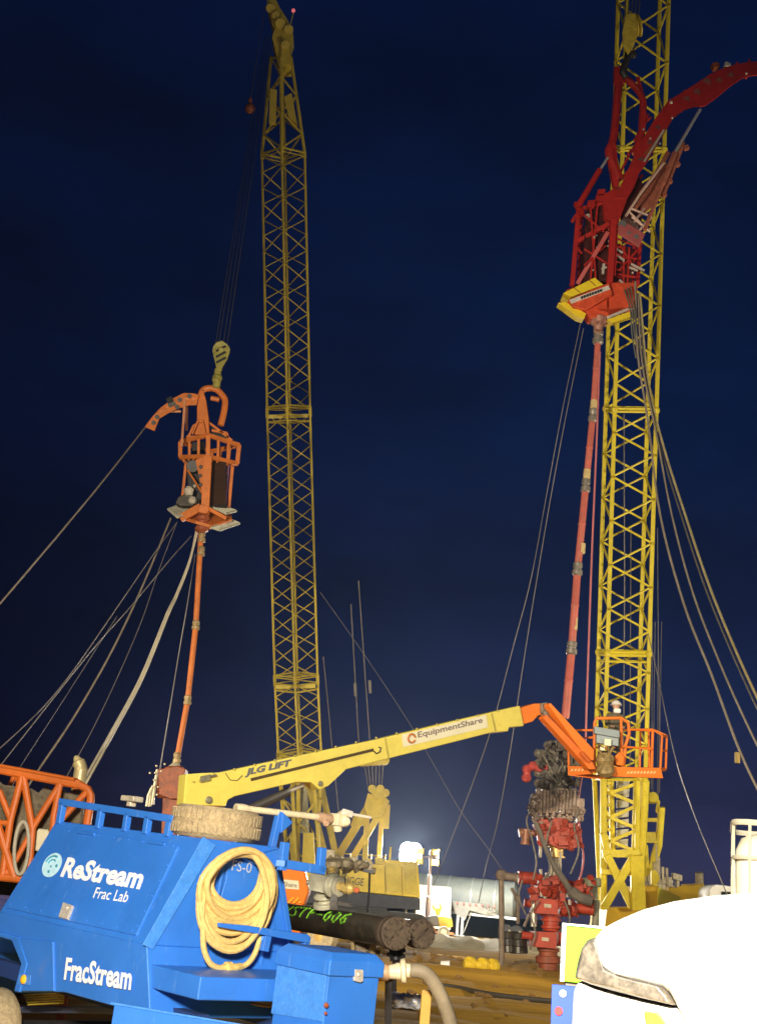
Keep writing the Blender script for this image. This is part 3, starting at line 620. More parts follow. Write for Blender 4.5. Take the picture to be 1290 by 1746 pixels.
q.tube([face(558, 1453) + V((0, .3, 0)), face(658, 1460) + V((0, .3, 0))], .03, 5); q.tube([face(625, 1475) + V((0, .2, 0)), face(622, 1440) + V((0, .2, 0))], .12, 6); q.tube([face(664, 1470) + V((0, .2, 0)), face(666, 1444) + V((0, .2, 0))], .07, 6)
for x0 in (618, 640): q.prism([face(x0, 1462), face(x0 + 14, 1464), face(x0 + 13, 1474), face(x0, 1472)], V((0, .8, 0)))
q.build('deck_rail', CRANE, cl_)
gx = face(600, 1550).x
for s, yy in ((0, 73.4), (1, 77.6)):
    q = MB(); po = []
    for k in range(9): a = R(90 + 22.5 * k); po.append(V((gx - 3.2 + .55 * math.cos(a), yy, .62 + .55 * math.sin(a))))
    for k in range(9): a = R(-90 + 22.5 * k); po.append(V((gx + 3.6 + .55 * math.cos(a), yy, .62 + .55 * math.sin(a))))
    q.prism(po, V((0, 1.0, 0))); tkk = q.build('crawler_track', BLACKI, cl_, bevel=.03)
    q = MB()
    for k in range(8): q.lathe(V((gx - 3.1 + k * .95, yy - .03, .5)), V((gx - 3.1 + k * .95, yy + .05, .5)), [(0, .26), (1, .28)], 14)
    q.build('track_roller', GREYI, tkk, split=True)
q = MB(); q.abox((gx + .2, 75.8, 1.1), 3.4, 3.6, .6); q.build('car_body', BLACKI, cl_, bevel=.05)
# headache ball on the auxiliary line
hb_ = thing('overhaul_ball', P(426, 185, 68), 'small rusty overhaul ball hanging left of the dim crane boom top', 'crane ball')
q = MB(); q.ball(P(426, 185, 68), .27, 12); q.tube([P(426, 176, 68), P(427, 168, 68)], .1, 8); q.build('ball', BROWNR, hb_)
q = MB(); q.tube([P(426, 176, 68), P(452, 10, 69.5)], .02, 5); q.build('rope', mat('dark_rope', (.05, .05, .05), .7), hb_)

# ------------------------------------------------------------------ right crane
DR = 61.0
cr = thing('crawler_crane', (P(1090, 1560, 63).x, P(1090, 1560, 63).y, 0), 'bright yellow crawler crane whose boom rises behind the red injector', 'crane', 'lattice boom cranes')
def quad(y, D=DR):            # four chords: back-left, front-left, front-right, back-right in photo order at height y
    t = (y - 1100) / -1100.0
    sh = 33 * max(-.3, t)
    xl, xf, xr2, xr = 1020 + sh, 1035 + sh, 1106 + sh, 1091 + sh
    fd = 71 * D / F * .97
    return [P(xl, y - 2, D + fd), P(xf, y, D), P(xr2, y + 1, D), P(xr, y - 1, D + fd)]
secs = [(1330, 1115, 7), (1113, 700, 11), (698, 255, 10), (253, -90, 7)]
for k, (ya, yb, n) in enumerate(secs):
    q = MB(); lattice(q, quad(ya), quad(yb), n, .105, .052, phase=k, cross=False)
    if k == 0:
        for y in (1110, 1118, 1128):
            z = quad(y)
            for j in range(4): q.tube([z[j], z[(j + 1) % 4]], .05, 5)
    for y in (ya, yb):
        for p in quad(y): q.ball(p, .17, 8)
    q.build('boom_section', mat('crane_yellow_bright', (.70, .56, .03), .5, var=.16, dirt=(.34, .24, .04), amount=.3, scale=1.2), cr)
CB = MATS['crane_yellow_bright']
q = MB(); q.tube([P(1063, 705, DR + 1), P(1064, 1000, DR + 1), P(1062, 1330, DR + 1)], .03, 5); q.tube([P(1075, 900, DR + 1), P(1073, 1330, DR + 1)], .025, 5); q.build('hoist_rope', WIRE, cr)
# heel
def PR(x, y, D=62): return P(x, y, D)
q = MB(); a4 = [PR(1023, 1548, 64), PR(1028, 1550, 61), PR(1088, 1545, 61), PR(1078, 1545, 64)]
for a, b, r in ((a4[0], quad(1330)[0], .13), (a4[1], quad(1330)[1], .17), (a4[2], quad(1330)[2], .22), (a4[3], quad(1330)[3], .15)): q.tube([a, b], r, 8)
q.tube([PR(1041, 1330, 61.5), PR(1044, 1460, 61.5)], .14, 8); q.tube([PR(1087, 1330, 60.8), PR(1085, 1470, 60.8)], .13, 8)
zz = [1335, 1352, 1372, 1394, 1414, 1434, 1454]
for k in range(6):
    a, b = (zz[k], zz[k + 1]) if k % 2 else (zz[k + 1], zz[k])
    q.bar(PR(1040, a, 60.9), PR(1088, b, 60.9), .16, .1); q.bar(PR(1028, b + 3, 62), PR(1041, a + 3, 62), .14, .1)
    q.bar(PR(1031, zz[k], 61.2), PR(1041, zz[k] + 1, 61.2), .16, .1)
q.bar(PR(1026, 1455, 60.7), PR(1090, 1456, 60.7), .34, .2); q.bar(PR(1024, 1486, 60.7), PR(1088, 1489, 60.7), .24, .16)
q.bar(PR(1034, 1458, 60.6), PR(1077, 1546, 60.6), .36, .2); q.bar(PR(1080, 1460, 60.5), PR(1030, 1546, 60.5), .36, .2)
q.bar(PR(1027, 1420, 60.8), PR(1036, 1458, 60.8), .3, .2); q.bar(PR(1084, 1458, 60.5), PR(1088, 1550, 60.5), .62, .3)
q.build('boom_heel', CB, cr, bevel=.02)
q = MB()
for k in range(8):
    y0 = 1330 + k * 17
    q.prism([PR(x, y, 62.4) for x, y in [(1051, y0), (1073 - k * .4, y0 - 2), (1072 - k * .4, y0 + 12), (1051, y0 + 14)]], V((0, .15, 0)))
q.build('boom_walkway', mat('pale_grating', (.50, .47, .42), .6, var=.2, scale=5), cr, bevel=.02)
# gantry
q = MB(); 
q.prism([PR(x, y, 63.5) for x, y in [(1097, 1367), (1097, 1354), (1106, 1350), (1116, 1351), (1122, 1358), (1123, 1368)]], V((0, 1.0, 0)))
q.lathe(PR(1112, 1359, 63.2), PR(1112, 1359, 65), [(0, .25), (1, .25)], 14)
q.bar(PR(1127, 1376, 63.6), PR(1122, 1440, 63.6), .30, .3); q.bar(PR(1122, 1438, 63.6), PR(1107, 1490, 63.6), .36, .3); q.bar(PR(1098, 1440, 63.6), PR(1102, 1500, 63.6), .26, .3)
q.bar(PR(1095, 1398, 63.6), PR(1124, 1398, 63.6), .18, .2); q.bar(PR(1095, 1428, 63.6), PR(1122, 1428, 63.6), .52, .2); q.bar(PR(1097, 1366, 63.6), PR(1096, 1445, 63.6), .2, .2)
q.bar(PR(1122, 1365, 63.6), PR(1119, 1385, 63.6), .14, .14); q.build('gantry', CB, cr, bevel=.02)
q = MB()
for xa, xb in ((1104, 1105), (1108, 1110), (1113, 1112), (1118, 1120), (1124, 1122)): q.tube([PR(xa + 3, 1060, 63), PR(xb, 1356, 63.7)], .02, 5)
q.build('pendant_rope', mat('dim_rope', (.16, .15, .15), .6), cr)
# house and deck clutter
q = MB(); q.prism([PR(x, y, 62.2) for x, y in [(1090, 1510), (1122, 1510), (1124, 1550), (1090, 1556)]], V((0, 3, 0))); q.prism([PR(x, y, 64.5) for x, y in [(1140, 1511), (1186, 1510), (1186, 1506), (1200, 1506), (1203, 1542), (1140, 1546)]], V((0, 3, 0))); q.prism([PR(x, y, 61) for x, y in [(1034, 1549), (1070, 1546), (1090, 1552), (1090, 1575), (1030, 1585)]], V((0, 4, 0)))
q.build('house', mat('crane_yellow_deep', (.60, .38, .02), .5, var=.15, scale=1), cr, bevel=.03)
q = MB(); q.prism([PR(x, y, 62) for x, y in [(1122, 1512), (1160, 1530), (1158, 1545), (1121, 1552)]], V((0, 2, 0))); q.build('engine_cover', mat('lime_yellow_panel', (.66, .62, .08), .5, var=.08), cr, bevel=.03)
q = MB(); random.seed(12)
for x, ya, yb, r in ((1130, 1500, 1478, .07), (1137, 1512, 1480, .07), (1115, 1506, 1470, .08), (1122, 1506, 1462, .10), (1119, 1500, 1440, .05), (1107, 1510, 1492, .06), (1102, 1512, 1494, .05), (1111, 1510, 1490, .06), (1192, 1506, 1488, .2)): q.tube([PR(x, ya, 62.6), PR(x - 1, yb, 62.6)], r, 8)
for k in range(14): 
    x = random.uniform(1124, 1156); y = random.uniform(1494, 1518); q.box(PR(x, y, 62.8), V((random.uniform(.05, .25), 0, random.uniform(-.05, .05))), V((0, .2, 0)), V((0, 0, random.uniform(.05, .18))))
q.build('deck_machinery', PALEI, cr, bevel=.01, split=True)
q = MB(); q.prism([PR(x, y, 61.8) for x, y in [(1110, 1484), (1118, 1484), (1124, 1497), (1118, 1512), (1110, 1508)]], V((0, .3, 0))); q.build('bracket', CB, cr, bevel=.02)
g2 = PR(1090, 1580, 63); 
for s in (0, 1):
    q = MB(); po = []; yy = g2.y - .6 + s * 4.2
    for k in range(9): a = R(90 + 22.5 * k); po.append(V((g2.x - 3.0 + .5 * math.cos(a), yy, .55 + .5 * math.sin(a))))
    for k in range(9): a = R(-90 + 22.5 * k); po.append(V((g2.x + 4.2 + .5 * math.cos(a), yy, .55 + .5 * math.sin(a))))
    q.prism(po, V((0, 1.0, 0))); q.build('crawler_track', BLACKI, cr, bevel=.03)
# hook block of the right crane
DJ = 50.5
hk = thing('hook_block', P(1077, 50, DJ), 'bright yellow hook block hanging over the red injector at the top edge', 'hook block', 'crane hook blocks')
q = MB()
for k, dx in enumerate((-9, -3, 3, 9)): q.lathe(P(1077 + dx, 44, DJ - .05 * k), P(1081 + dx, 43, DJ - .05 * k), [(0, 17 * DJ / F), (.3, 19 * DJ / F), (.7, 19 * DJ / F), (1, 17 * DJ / F)], 20)
q.build('sheave', mat('hook_block_yellow', (.55, .42, .03), .55, var=.3, dirt=(.2, .14, .03), amount=.4, scale=5), hk)
q = MB()
for d in (-.5, .45): q.prism([P(x, y, DJ + d) for x, y in [(1066, 24), (1083, 22), (1086, 60), (1080, 78), (1070, 92), (1062, 80), (1060, 55)]], V((0, .06, 0)))
q.build('cheek_plate', MATS['hook_block_yellow'], hk, bevel=.01)
q = MB(); q.tube([P(1072, 88, DJ), P(1068, 102, DJ), P(1063, 115, DJ), P(1062, 124, DJ), P(1066, 132, DJ)], [.16, .13, .14, .16, .12], 8); q.ball(P(1079, 93, DJ), .15, 8); q.build('hook', BLACKI, hk)
q = MB()
for k in range(5): q.tube([P(1064 + 6 * k, 30, DJ), P(1070 + 6 * k, -80, DJ + 1.5)], .028, 5)
q.build('rope', WIRE, hk)

# ------------------------------------------------------------------ articulating boom lift
def DLf(x): return 1 / (1 / 31.0 + (x - 316) / 574.0 * (1 / 35.5 - 1 / 31.0))
def PB(x, y, dd=0): return P(x, y, DLf(x) + dd)
bdir = (PB(888, 1220) - PB(330, 1340)).normalized(); bside = V((bdir.y, -bdir.x, 0)).normalized()
if bside.y < 0: bside = -bside
ll = thing('boom_lift', (PB(520, 1600).x - .6, 35.5, 0), 'yellow and orange boom lift reaching across the site with a raised work basket', 'boom lift')
q = MB(); top = [(317, 1320), (345, 1318), (375, 1317), (500, 1290), (640, 1261), (760, 1232), (886, 1203)]
bot = [(893, 1238), (866, 1246), (864, 1243), (868, 1247), (838, 1249), (640, 1299), (590, 1312), (560, 1340), (545, 1347), (530, 1335), (505, 1333), (400, 1357), (388, 1362), (385, 1374), (313, 1372)]
q.prism([PB(x, y) for x, y in top + [(893, 1238), (868, 1240), (866, 1247), (838, 1249), (640, 1299), (590, 1312), (560, 1340), (545, 1347), (530, 1334), (505, 1334), (400, 1358), (389, 1364), (385, 1375), (313, 1372)]], bside * .55)
bo = q.build('boom', LIFT, ll, bevel=.025)
fo = -bside * .012
q = MB(); q.prism([PB(x, y) + fo for x, y in [(427, 1327), (636, 1276), (637, 1281), (428, 1332)]], bside * .02); q.build('boom_slot', mat('dark_slot', (.05, .03, .01), .7), bo)
q = MB(); q.tube([PB(x, y) + fo for x, y in [(637, 1281), (641, 1285), (647, 1282), (649, 1275), (645, 1274)]], .018, 6)
q.tube([PB(x, y) + fo for x, y in [(384, 1318), (392, 1330), (404, 1331), (413, 1322)]], .008, 5); q.build('cable_loop', BLACKT, bo)
lettering('JLG LIFT', PB(417, 1326) + fo, PB(495, 1309) + fo, PB(419, 1311) + fo, mat('dark_grey_decal', (.09, .10, .13), .5), bo, bold=.045, shear=.1)
q = MB(); q.prism([PB(x, y) + fo for x, y in [(684, 1253), (828, 1219), (831, 1240), (687, 1274)]], bside * .008); dp = q.build('decal', mat('cream_decal', (.62, .60, .46), .5, var=.05), bo)
lettering('EquipmentShare', PB(712, 1261) + fo * 1.6, PB(822, 1235) + fo * 1.6, PB(711, 1248) + fo * 1.6, mat('brown_lettering', (.16, .12, .12), .5), dp, bold=.015)
q = MB(); c_ = PB(701, 1259) + fo * 1.6; e1 = PB(707, 1257.5) + fo * 1.6 - c_; e2 = PB(700, 1252) + fo * 1.6 - c_
q.tube([c_ + e1 * math.cos(k * .3) + e2 * math.sin(k * .3) for k in range(20)], .028, 6); q.build('ring_logo', mat('orange_brown_logo', (.45, .15, .04), .5), dp)
q = MB()
for k in range(16): q.lathe(PB(330 + k * 34.5, 1327 - k * 7.65 if k else 1333) + fo, PB(330 + k * 34.5, 1327 - k * 7.65 if k else 1333) - bside * .03, [(0, .03), (1, .026)], 6)
q.build('bolt_row', mat('yellow_bolt', (.40, .33, .07), .5, .2), bo)
q = MB(); q.prism([PB(x, y) - bside * .004 for x, y in [(655, 1259), (658, 1258), (664, 1292), (661, 1293)]], bside * .02); q.prism([PB(x, y) - bside * .004 for x, y in [(836, 1216), (839, 1215), (846, 1246), (843, 1247)]], bside * .02); q.build('section_edge', mat('dark_yellow_edge', (.36, .30, .06), .6), bo, split=True)  # darker yellow strips along the boom section steps
q = MB(); 
for x, y, r in ((356, 1364, .09), (349, 1327, .06), (546, 1336, .07)): q.lathe(PB(x, y) - bside * .03, PB(x, y) + bside * .01, [(0, r * .8), (.3, r), (1, r)], 16)
q.box(PB(349, 1327) - bside * .03, bdir * .12, bside * .03, V((0, 0, .07))); q.tube([PB(354, 1325) - bside * .03, PB(368, 1322) - bside * .03], .03, 6); q.build('pivot_pin', mat('dark_grey_pin', (.16, .15, .10), .5, .3, var=.4, scale=10), bo, split=True)
q = MB(); q.lathe(P(392, 1398, 31.6) + bside * .3, PB(500, 1349) + bside * .3, [(0, .11), (.97, .11), (1, .13)], 14); cy = q.build('lift_cylinder', mat('black_cylinder', (.035, .033, .03), .4), ll)
q = MB(); q.tube([PB(495, 1351) + bside * .3, PB(526, 1337) + bside * .3], .055, 10); q.build('cylinder_rod', SILVER, cy)
# tip and jib
q = MB(); q.prism([PB(x, y) + bside * .06 for x, y in [(887, 1207), (913, 1199), (934, 1199), (937, 1212), (926, 1219), (920, 1219), (910, 1230), (893, 1235)]], bside * .42); q.build('boom_tip', ORANGE, ll, bevel=.025)
q = MB(); q.prism([PB(x, y) - bside * .02 for x, y in [(922, 1199), (932, 1197), (935, 1212), (930, 1220), (922, 1216)]], bside * .6); q.lathe(PB(929, 1217) - bside * .08, PB(929, 1217) + bside * .7, [(0, .09), (1, .09)], 12); q.build('knuckle', GREYI, ll, bevel=.02)
q = MB(); q.prism([P(x, y, 35.6) for x, y in [(935, 1203), (938, 1198), (1012, 1278), (1012, 1296), (1003, 1298)]], bside * .3)
ji = q.build('jib', ORANGE, ll, bevel=.02)
q = MB(); q.prism([P(x, y, 35.55) for x, y in [(925, 1224), (932, 1218), (1010, 1300), (1016, 1312), (1004, 1312)]], bside * .25); q.build('jib', mat('dark_orange_arm', (.62, .13, .012), .5), ll, bevel=.02)
q = MB(); q.prism([P(x, y, 35.9) for x, y in [(932, 1214), (936, 1208), (1010, 1290), (1008, 1300)]], bside * .1); q.tube([P(990, 1283, 35.5), P(1003, 1298, 35.5)], .06, 8); q.build('jib_cylinder', mat('jib_cylinder_orange', (.5, .10, .012), .5), ll)
# basket
DB = 36.0
bk = lambda x, y, d=0: P(x, y, DB + d)
q = MB(); q.prism([bk(968, 1306, .3), bk(1125, 1309, -.2), bk(1135, 1309, .75), bk(985, 1306, 1.2)], V((0, 0, -.10)))
fl0 = q.build('basket_floor', ORANGE, ll, bevel=.02)
q = MB(); q.prism([bk(x, y, -.22) for x, y in [(1040, 1307), (1126, 1310), (1130, 1327), (1040, 1324)]], V((0, .04, 0))); q.prism([bk(x, y, .2) for x, y in [(967, 1306), (1010, 1307), (1010, 1320), (968, 1322)]], V((0, .04, 0)))
q.prism([bk(968, 1322, .2), bk(1012, 1328, .1), bk(1042, 1328, .3), bk(1000, 1320, 1.1)], V((0, 0, .03))); q.build('toe_board', ORANGE, ll, bevel=.01)
q = MB()
for k in range(9): q.prism([bk(x, y, -.225) for x, y in [(1070 + k * 5.6, 1315), (1073 + k * 5.6, 1315), (1070.5 + k * 5.6, 1319), (1067.5 + k * 5.6, 1319)]], V((0, .004, 0)))
for k in range(4): q.prism([bk(x, y, .195) for x, y in [(974 + k * 6, 1311), (977 + k * 6, 1311), (975 + k * 6, 1315), (972 + k * 6, 1315)]], V((0, .004, 0)))
q.build('slot_row', mat('pale_slot', (.75, .55, .25), .5), ll)
ra = MB()
def rt(pts, r=.032): ra.tube([bk(*p) for p in pts], r, 8)
rt([(1125, 1309, -.2), (1128, 1254, -.2), (1112, 1244, .0), (1078, 1244, -.1)]); rt([(1110, 1309, .0), (1112, 1246, .0)], .04); rt([(1134, 1312, .7), (1136, 1254, .7), (1115, 1245, .7)]); rt([(1128, 1256, -.2), (1136, 1255, .7)])
rt([(1010, 1245, .4), (975, 1245, .6), (968, 1250, .5), (969, 1310, .4)]); rt([(1012, 1258, .4), (972, 1259, .5)], .025); rt([(970, 1262, .5), (1012, 1256, .4)], .02); rt([(985, 1245, 1.1), (1110, 1244, .9)], .028); rt([(985, 1275, 1.1), (1110, 1275, .9)], .024)
rt([(1012, 1318, -.1), (1013, 1232, -.1), (1015, 1225, -.1), (1058, 1224, -.1), (1070, 1232, -.1), (1072, 1250, -.1), (1066, 1270, -.1), (1062, 1310, -.1)], .045); rt([(1058, 1224, -.1), (1059, 1300, -.1)], .04); rt([(1060, 1273, -.2), (1110, 1277, -.1)], .028); rt([(1072, 1244, -.1), (1110, 1246, 0)], .028); rt([(1126, 1280, -.2), (1135, 1280, .7)], .025)
rt([(1090, 1309, .6), (1091, 1246, .7)], .028); rt([(1105, 1245, .8), (1106, 1309, .8)], .03)
ra.build('guard_rail', ORANGE, ll)
q = MB(); q.prism([bk(x, y, -.25) for x, y in [(1047, 1290), (1055, 1282), (1064, 1290), (1062, 1306), (1050, 1304)]], V((0, .3, 0))); q.build('basket_bracket', ORANGE, ll, bevel=.02)
q = MB(); q.box(bk(1033, 1249, -.3), V((.34, 0, -.03)), V((0, .12, 0)), V((0, .03, .10))); q.box(bk(1034, 1262, -.26), V((.30, 0, -.02)), V((0, .1, 0)), V((0, .02, .13))); cb = q.build('control_box', mat('grey_control_box', (.28, .33, .36), .5, var=.1), ll, bevel=.02)
q = MB(); q.box(bk(1035, 1266, -.45), V((.09, 0, 0)), V((0, .05, 0)), V((0, 0, .09))); q.box(bk(1026, 1276, -.45), V((.06, 0, 0)), V((0, .05, 0)), V((0, 0, .06))); q.build('control_panel', mat('cream_label', (.72, .68, .50), .5), cb, bevel=.01)
q = MB(); random.seed(3)
q.lathe(bk(1030, 1282, -.3), bk(1032, 1324, -.3), [(0, .16), (.3, .26), (.5, .22), (.8, .26), (1, .16)], 14)
for k in range(14): q.tube([bk(random.uniform(1016, 1046), random.uniform(1268, 1322), -.5), bk(random.uniform(1016, 1046), random.uniform(1268, 1322), -.45)], random.uniform(.015, .05), 6)
q.build('rotator', mat('dirty_brown_hydraulics', (.28, .20, .08), .5, .2, var=.4, dirt=(.08, .05, .03), amount=.5, scale=8), ll)
# turntable, chassis, wheels
DC = 34.5
q = MB(); q.prism([P(x, y, DC - .8) for x, y in [(440, 1475), (517, 1477), (524, 1503), (527, 1520), (519, 1542), (508, 1549), (440, 1545)]], V((0, 1.9, 0))); cw = q.build('counterweight', ORANGE, ll, bevel=.05)
q = MB(); q.prism([P(x, y, DC - .83) for x, y in [(470, 1498), (509, 1502), (510, 1517), (470, 1514)]], V((0, .03, 0))); dc2 = q.build('decal', MATS['cream_decal'], cw)
lettering('Share', P(484, 1511, DC - .84), P(506, 1513.5, DC - .84), P(484, 1503, DC - .84), MATS['brown_lettering'], dc2)
q = MB()
for k in range(7): q.ball(P(493 + 3 * k, 1538 - (k % 3) * 3, DC - .82), .045, 6)
q.build('handle_knob', mat('amber_knob', (.8, .35, .02), .5), cw)
tt0 = P(420, 1560, DC); q = MB(); q.prism([P(x, y, DC - .5) for x, y in [(320, 1380), (384, 1380), (400, 1450), (470, 1480), (470, 1545), (330, 1540)]], V((0, 1.6, 0))); q.build('turntable', ORANGE, ll, bevel=.04)
q = MB(); q.prism([P(x, y, DC - .9) for x, y in [(370, 1565), (512, 1568), (512, 1600), (370, 1600)]], V((0, 2.2, 0))); q.build('chassis', ORANGE, ll, bevel=.04)
TYRE = mat('pale_muddy_tyre', (.50, .42, .26), .85, var=.25, dirt=(.25, .18, .09), amount=.4, scale=10, bump=.3)
for x, y, D in ((549, 1597, 33.6), (350, 1590, 33.6), (535, 1590, 36.4), (380, 1585, 36.4)):
    q = MB(); c_ = P(x, y, D); rr = 27 * 34 / F; axd = V((-.55, -.80, 0)).normalized(); q.lathe(c_ + axd * .16, c_ - axd * .2, [(0, rr * .5), (0, rr * .88), (.15, rr), (.85, rr), (1, rr * .85), (1, rr * .4)], 28); wl = q.build('wheel', TYRE, ll)
    q = MB(); q.lathe(c_ + axd * .14, c_ - axd * .1, [(0, .04), (0, rr * .55), (.4, rr * .58)], 20); q.build('rim', mat('dark_rim', (.09, .07, .05), .6), wl)
    q = MB(); q.lathe(c_ + axd * .2, c_ + axd * .1, [(0, .05), (.2, .12), (1, .14)], 12); q.build('hub', BRASS, wl)
# person in the basket
pr = MB()
ps = thing('person', bk(1045, 1306, .35), 'person in a white hard hat standing in the raised orange basket', 'person')
fz = bk(1045, 1308, .35); ex, ey = V((1, 0, 0)), V((0, 1, 0))
def skinned(name, nodes, edges, mt, parent):
    me = bpy.data.meshes.new(name); off = parent.location
    me.from_pydata([tuple(V(p) - off) for p, r in nodes], edges, [])
    o = bpy.data.objects.new(name, me); COL.objects.link(o); o.parent = parent
    o.modifiers.new('skin', 'SKIN'); sv = me.skin_vertices[0].data
    for i, (p, r) in enumerate(nodes): sv[i].radius = (r, r); sv[i].use_root = (i == 0)
    s = o.modifiers.new('sub', 'SUBSURF'); s.levels = 2; s.render_levels = 2
    me.materials.append(mt)
    return o
def B(x, y, z): return fz + V((x, y, z))
nodes = [(B(0, 0, .95), .14), (B(0, 0, 1.15), .15), (B(0, -.02, 1.38), .17), (B(0, -.04, 1.50), .07), (B(0, -.06, 1.60), .085), (B(0, -.07, 1.70), .09),
         (B(-.20, -.03, 1.42), .07), (B(-.27, -.10, 1.15), .05), (B(-.16, -.30, 1.08), .04), (B(.20, -.03, 1.42), .07), (B(.27, -.10, 1.15), .05), (B(.16, -.30, 1.08), .04),
         (B(-.10, 0, .85), .10), (B(-.12, -.02, .48), .075), (B(-.12, 0, .08), .055), (B(-.12, -.14, .04), .045), (B(.10, 0, .85), .10), (B(.12, -.02, .48), .075), (B(.12, 0, .08), .055), (B(.12, -.14, .04), .045)]
edges = [(0, 1), (1, 2), (2, 3), (3, 4), (4, 5), (2, 6), (6, 7), (7, 8), (2, 9), (9, 10), (10, 11), (0, 12), (12, 13), (13, 14), (14, 15), (0, 16), (16, 17), (17, 18), (18, 19)]
skinned('body', nodes, edges, mat('dark_olive_workwear', (.10, .085, .05), .8, var=.3, scale=8), ps)
hn_ = B(-.16, -.30, 1.08)
SKIN = mat('skin', (.45, .26, .17), .6)
for s in (-1, 1):
    h = B(.16 * s, -.30, 1.08); nn = [(h, .035), (h + V((-.02 * s, -.07, -.01)), .04)]; ee = [(0, 1)]
    for k, (dx, ln) in enumerate(((-.035, .07), (-.012, .085), (.012, .08), (.033, .065))):
        b0_ = len(nn); nn += [(h + V((dx - .02 * s, -.11, -.005)), .011), (h + V((dx - .02 * s, -.11 - ln * .6, -.02)), .010), (h + V((dx - .02 * s, -.11 - ln * .8, -.055)), .009)]; ee += [(1, b0_), (b0_, b0_ + 1), (b0_ + 1, b0_ + 2)]
    b0_ = len(nn); nn += [(h + V((-.055 * s, -.05, -.01)), .013), (h + V((-.075 * s, -.09, -.03)), .011)]; ee += [(0, b0_), (b0_, b0_ + 1)]
    skinned('hand', nn, ee, SKIN, ps)
hc = B(0, -.07, 1.70)
q = MB(); q.lathe(hc + V((0, -.015, -.13)), hc + V((0, 0, .07)), [(0, .055), (.2, .078), (.5, .092), (.8, .09), (1, .06)], 16); q.ball(hc + V((0, -.10, -.04)), .022, 6); q.ball(hc + V((-.09, 0, -.03)), .022, 6); q.ball(hc + V((.09, 0, -.03)), .022, 6); q.build('face', SKIN, ps)
q = MB(); q.lathe(hc + V((0, 0, .0)), hc + V((0, 0, .16)), [(0, .17), (.06, .17), (.08, .135), (.45, .13), (.8, .09), (1, .01)], 18); q.box(hc + V((.02, -.15, .012)), V((.09, 0, 0)), V((0, .06, -.01)), V((0, 0, .008))); q.build('hard_hat', mat('shaded_white_hat', (.62, .58, .54), .4, var=.15), ps)  # white hat, its grey shading put into the colour
q = MB(); q.box(hc + V((.02, -.07, -.16)), V((.10, 0, 0)), V((0, .09, 0)), V((0, .0, .07))); q.build('hood', mat('white_hood', (.75, .73, .72), .7), ps, bevel=.05, seg=3)

# ------------------------------------------------------------------ left injector (orange) on its riser
YI = 48.0
def PI_(x, y, d=0): return PY(x, y, YI + d)
def zi(zx, zy, d=0): return PI_(200 + zx / 4.596, 560 + zy / 4.596, d)
inj = thing('coil_injector', PI_(347, 880), 'orange coiled tubing injector with its short gooseneck hanging at left', 'injector', 'coiled tubing injectors')
EXT = V((0, .25, 0))
q = MB()
for dd in (-.28, .28):
    q.prism([zi(*p, dd) for p in [(640, 520), (600, 508), (520, 505), (440, 545), (340, 620), (275, 690), (215, 770), (292, 803), (330, 705), (400, 662), (470, 628), (560, 600), (620, 600)]], V((0, .06, 0)))
for p in [(270, 740), (305, 700), (350, 655), (400, 620), (450, 590), (500, 570), (550, 560), (600, 560)]: q.tube([zi(*p, -.28), zi(*p, .34)], .10, 8)
q.build('gooseneck', ORANGEI, inj, bevel=.01)
q = MB()
for k, p in enumerate([(285, 738), (312, 693), (415, 600), (440, 590), (490, 560), (565, 530), (470, 615)]): q.lathe(zi(*p, -.34), zi(*p, -.27), [(0, .09), (1, .09)], 10)
q.box(zi(415, 572, -.2), V((.1, 0, .06)), V((0, .2, 0)), V((-.04, 0, .09))); q.build('roller', BLACKI, inj)
q = MB(); q.tube([zi(530, 545, -.3), zi(520, 720, -.4), zi(505, 930, -.4)], .05, 6); q.tube([zi(548, 545, .2), zi(545, 800, .2)], .05, 6); q.tube([zi(400, 650), zi(500, 650)], .05, 6); q.build('guide_rod', mat('pale_orange_rod', (.6, .26, .13), .5), inj)
q = MB(); q.prism([zi(*p, -.15) for p in [(640, 500), (670, 470), (695, 560), (715, 700), (720, 830), (600, 830), (625, 720), (625, 620)]], V((0, .5, 0)))
q.bar(zi(590, 830, -.3), zi(635, 715, -.3), .07, .07); q.bar(zi(690, 830, -.3), zi(665, 715, -.3), .07, .07); q.bar(zi(635, 730, -.3), zi(665, 730, -.3), .07, .07); q.build('mast', ORANGEI, inj, bevel=.02)
q = MB(); q.tube(curve([zi(*p, .1) for p in [(690, 720), (672, 620), (655, 540), (668, 490), (705, 470), (770, 475), (820, 520), (845, 570), (835, 660), (810, 760)]], 5), .125, 10); q.tube([zi(735, 545, .1), zi(800, 560, .1)], .1, 8); q.build('lifting_bail', ORANGEI, inj)
# cage
L0, L1, F0, F1, R0, R1 = zi(495, 890, .3), zi(495, 1010, .3), zi(712, 838, -.6), zi(712, 1005, -.6), zi(955, 915, .5), zi(940, 1060, .5)
K0, K1 = L0 + R0 - F0, L1 + R1 - F1
q = MB()
for a, b in ((L0, F0), (F0, R0), (R0, K0), (K0, L0), (L1, F1), (F1, R1), (R1, K1), (K1, L1), (L0, L1), (F0, F1), (R0, R1), (K0, K1)): q.bar(a, b, .16, .12)
for a0, b0_, a1, b1_ in ((L0, F0, L1, F1), (F0, R0, F1, R1), (R0, K0, R1, K1)):
    for t in (.33, .66): q.bar(a0.lerp(b0_, t), a1.lerp(b1_, t), .10, .08)
q.prism([L1, F1, R1, K1], V((0, 0, .05)))
q.bar(zi(968, 920, .5), zi(958, 1000, .5), .05, .05)
for k in range(5):
    for a0, b0_ in ((L1, F1), (F1, R1)): q.bar(a0.lerp(b0_, .15 + .17 * k), a0.lerp(b0_, .15 + .17 * k) + V((0, 0, -.16)), .05, .05)
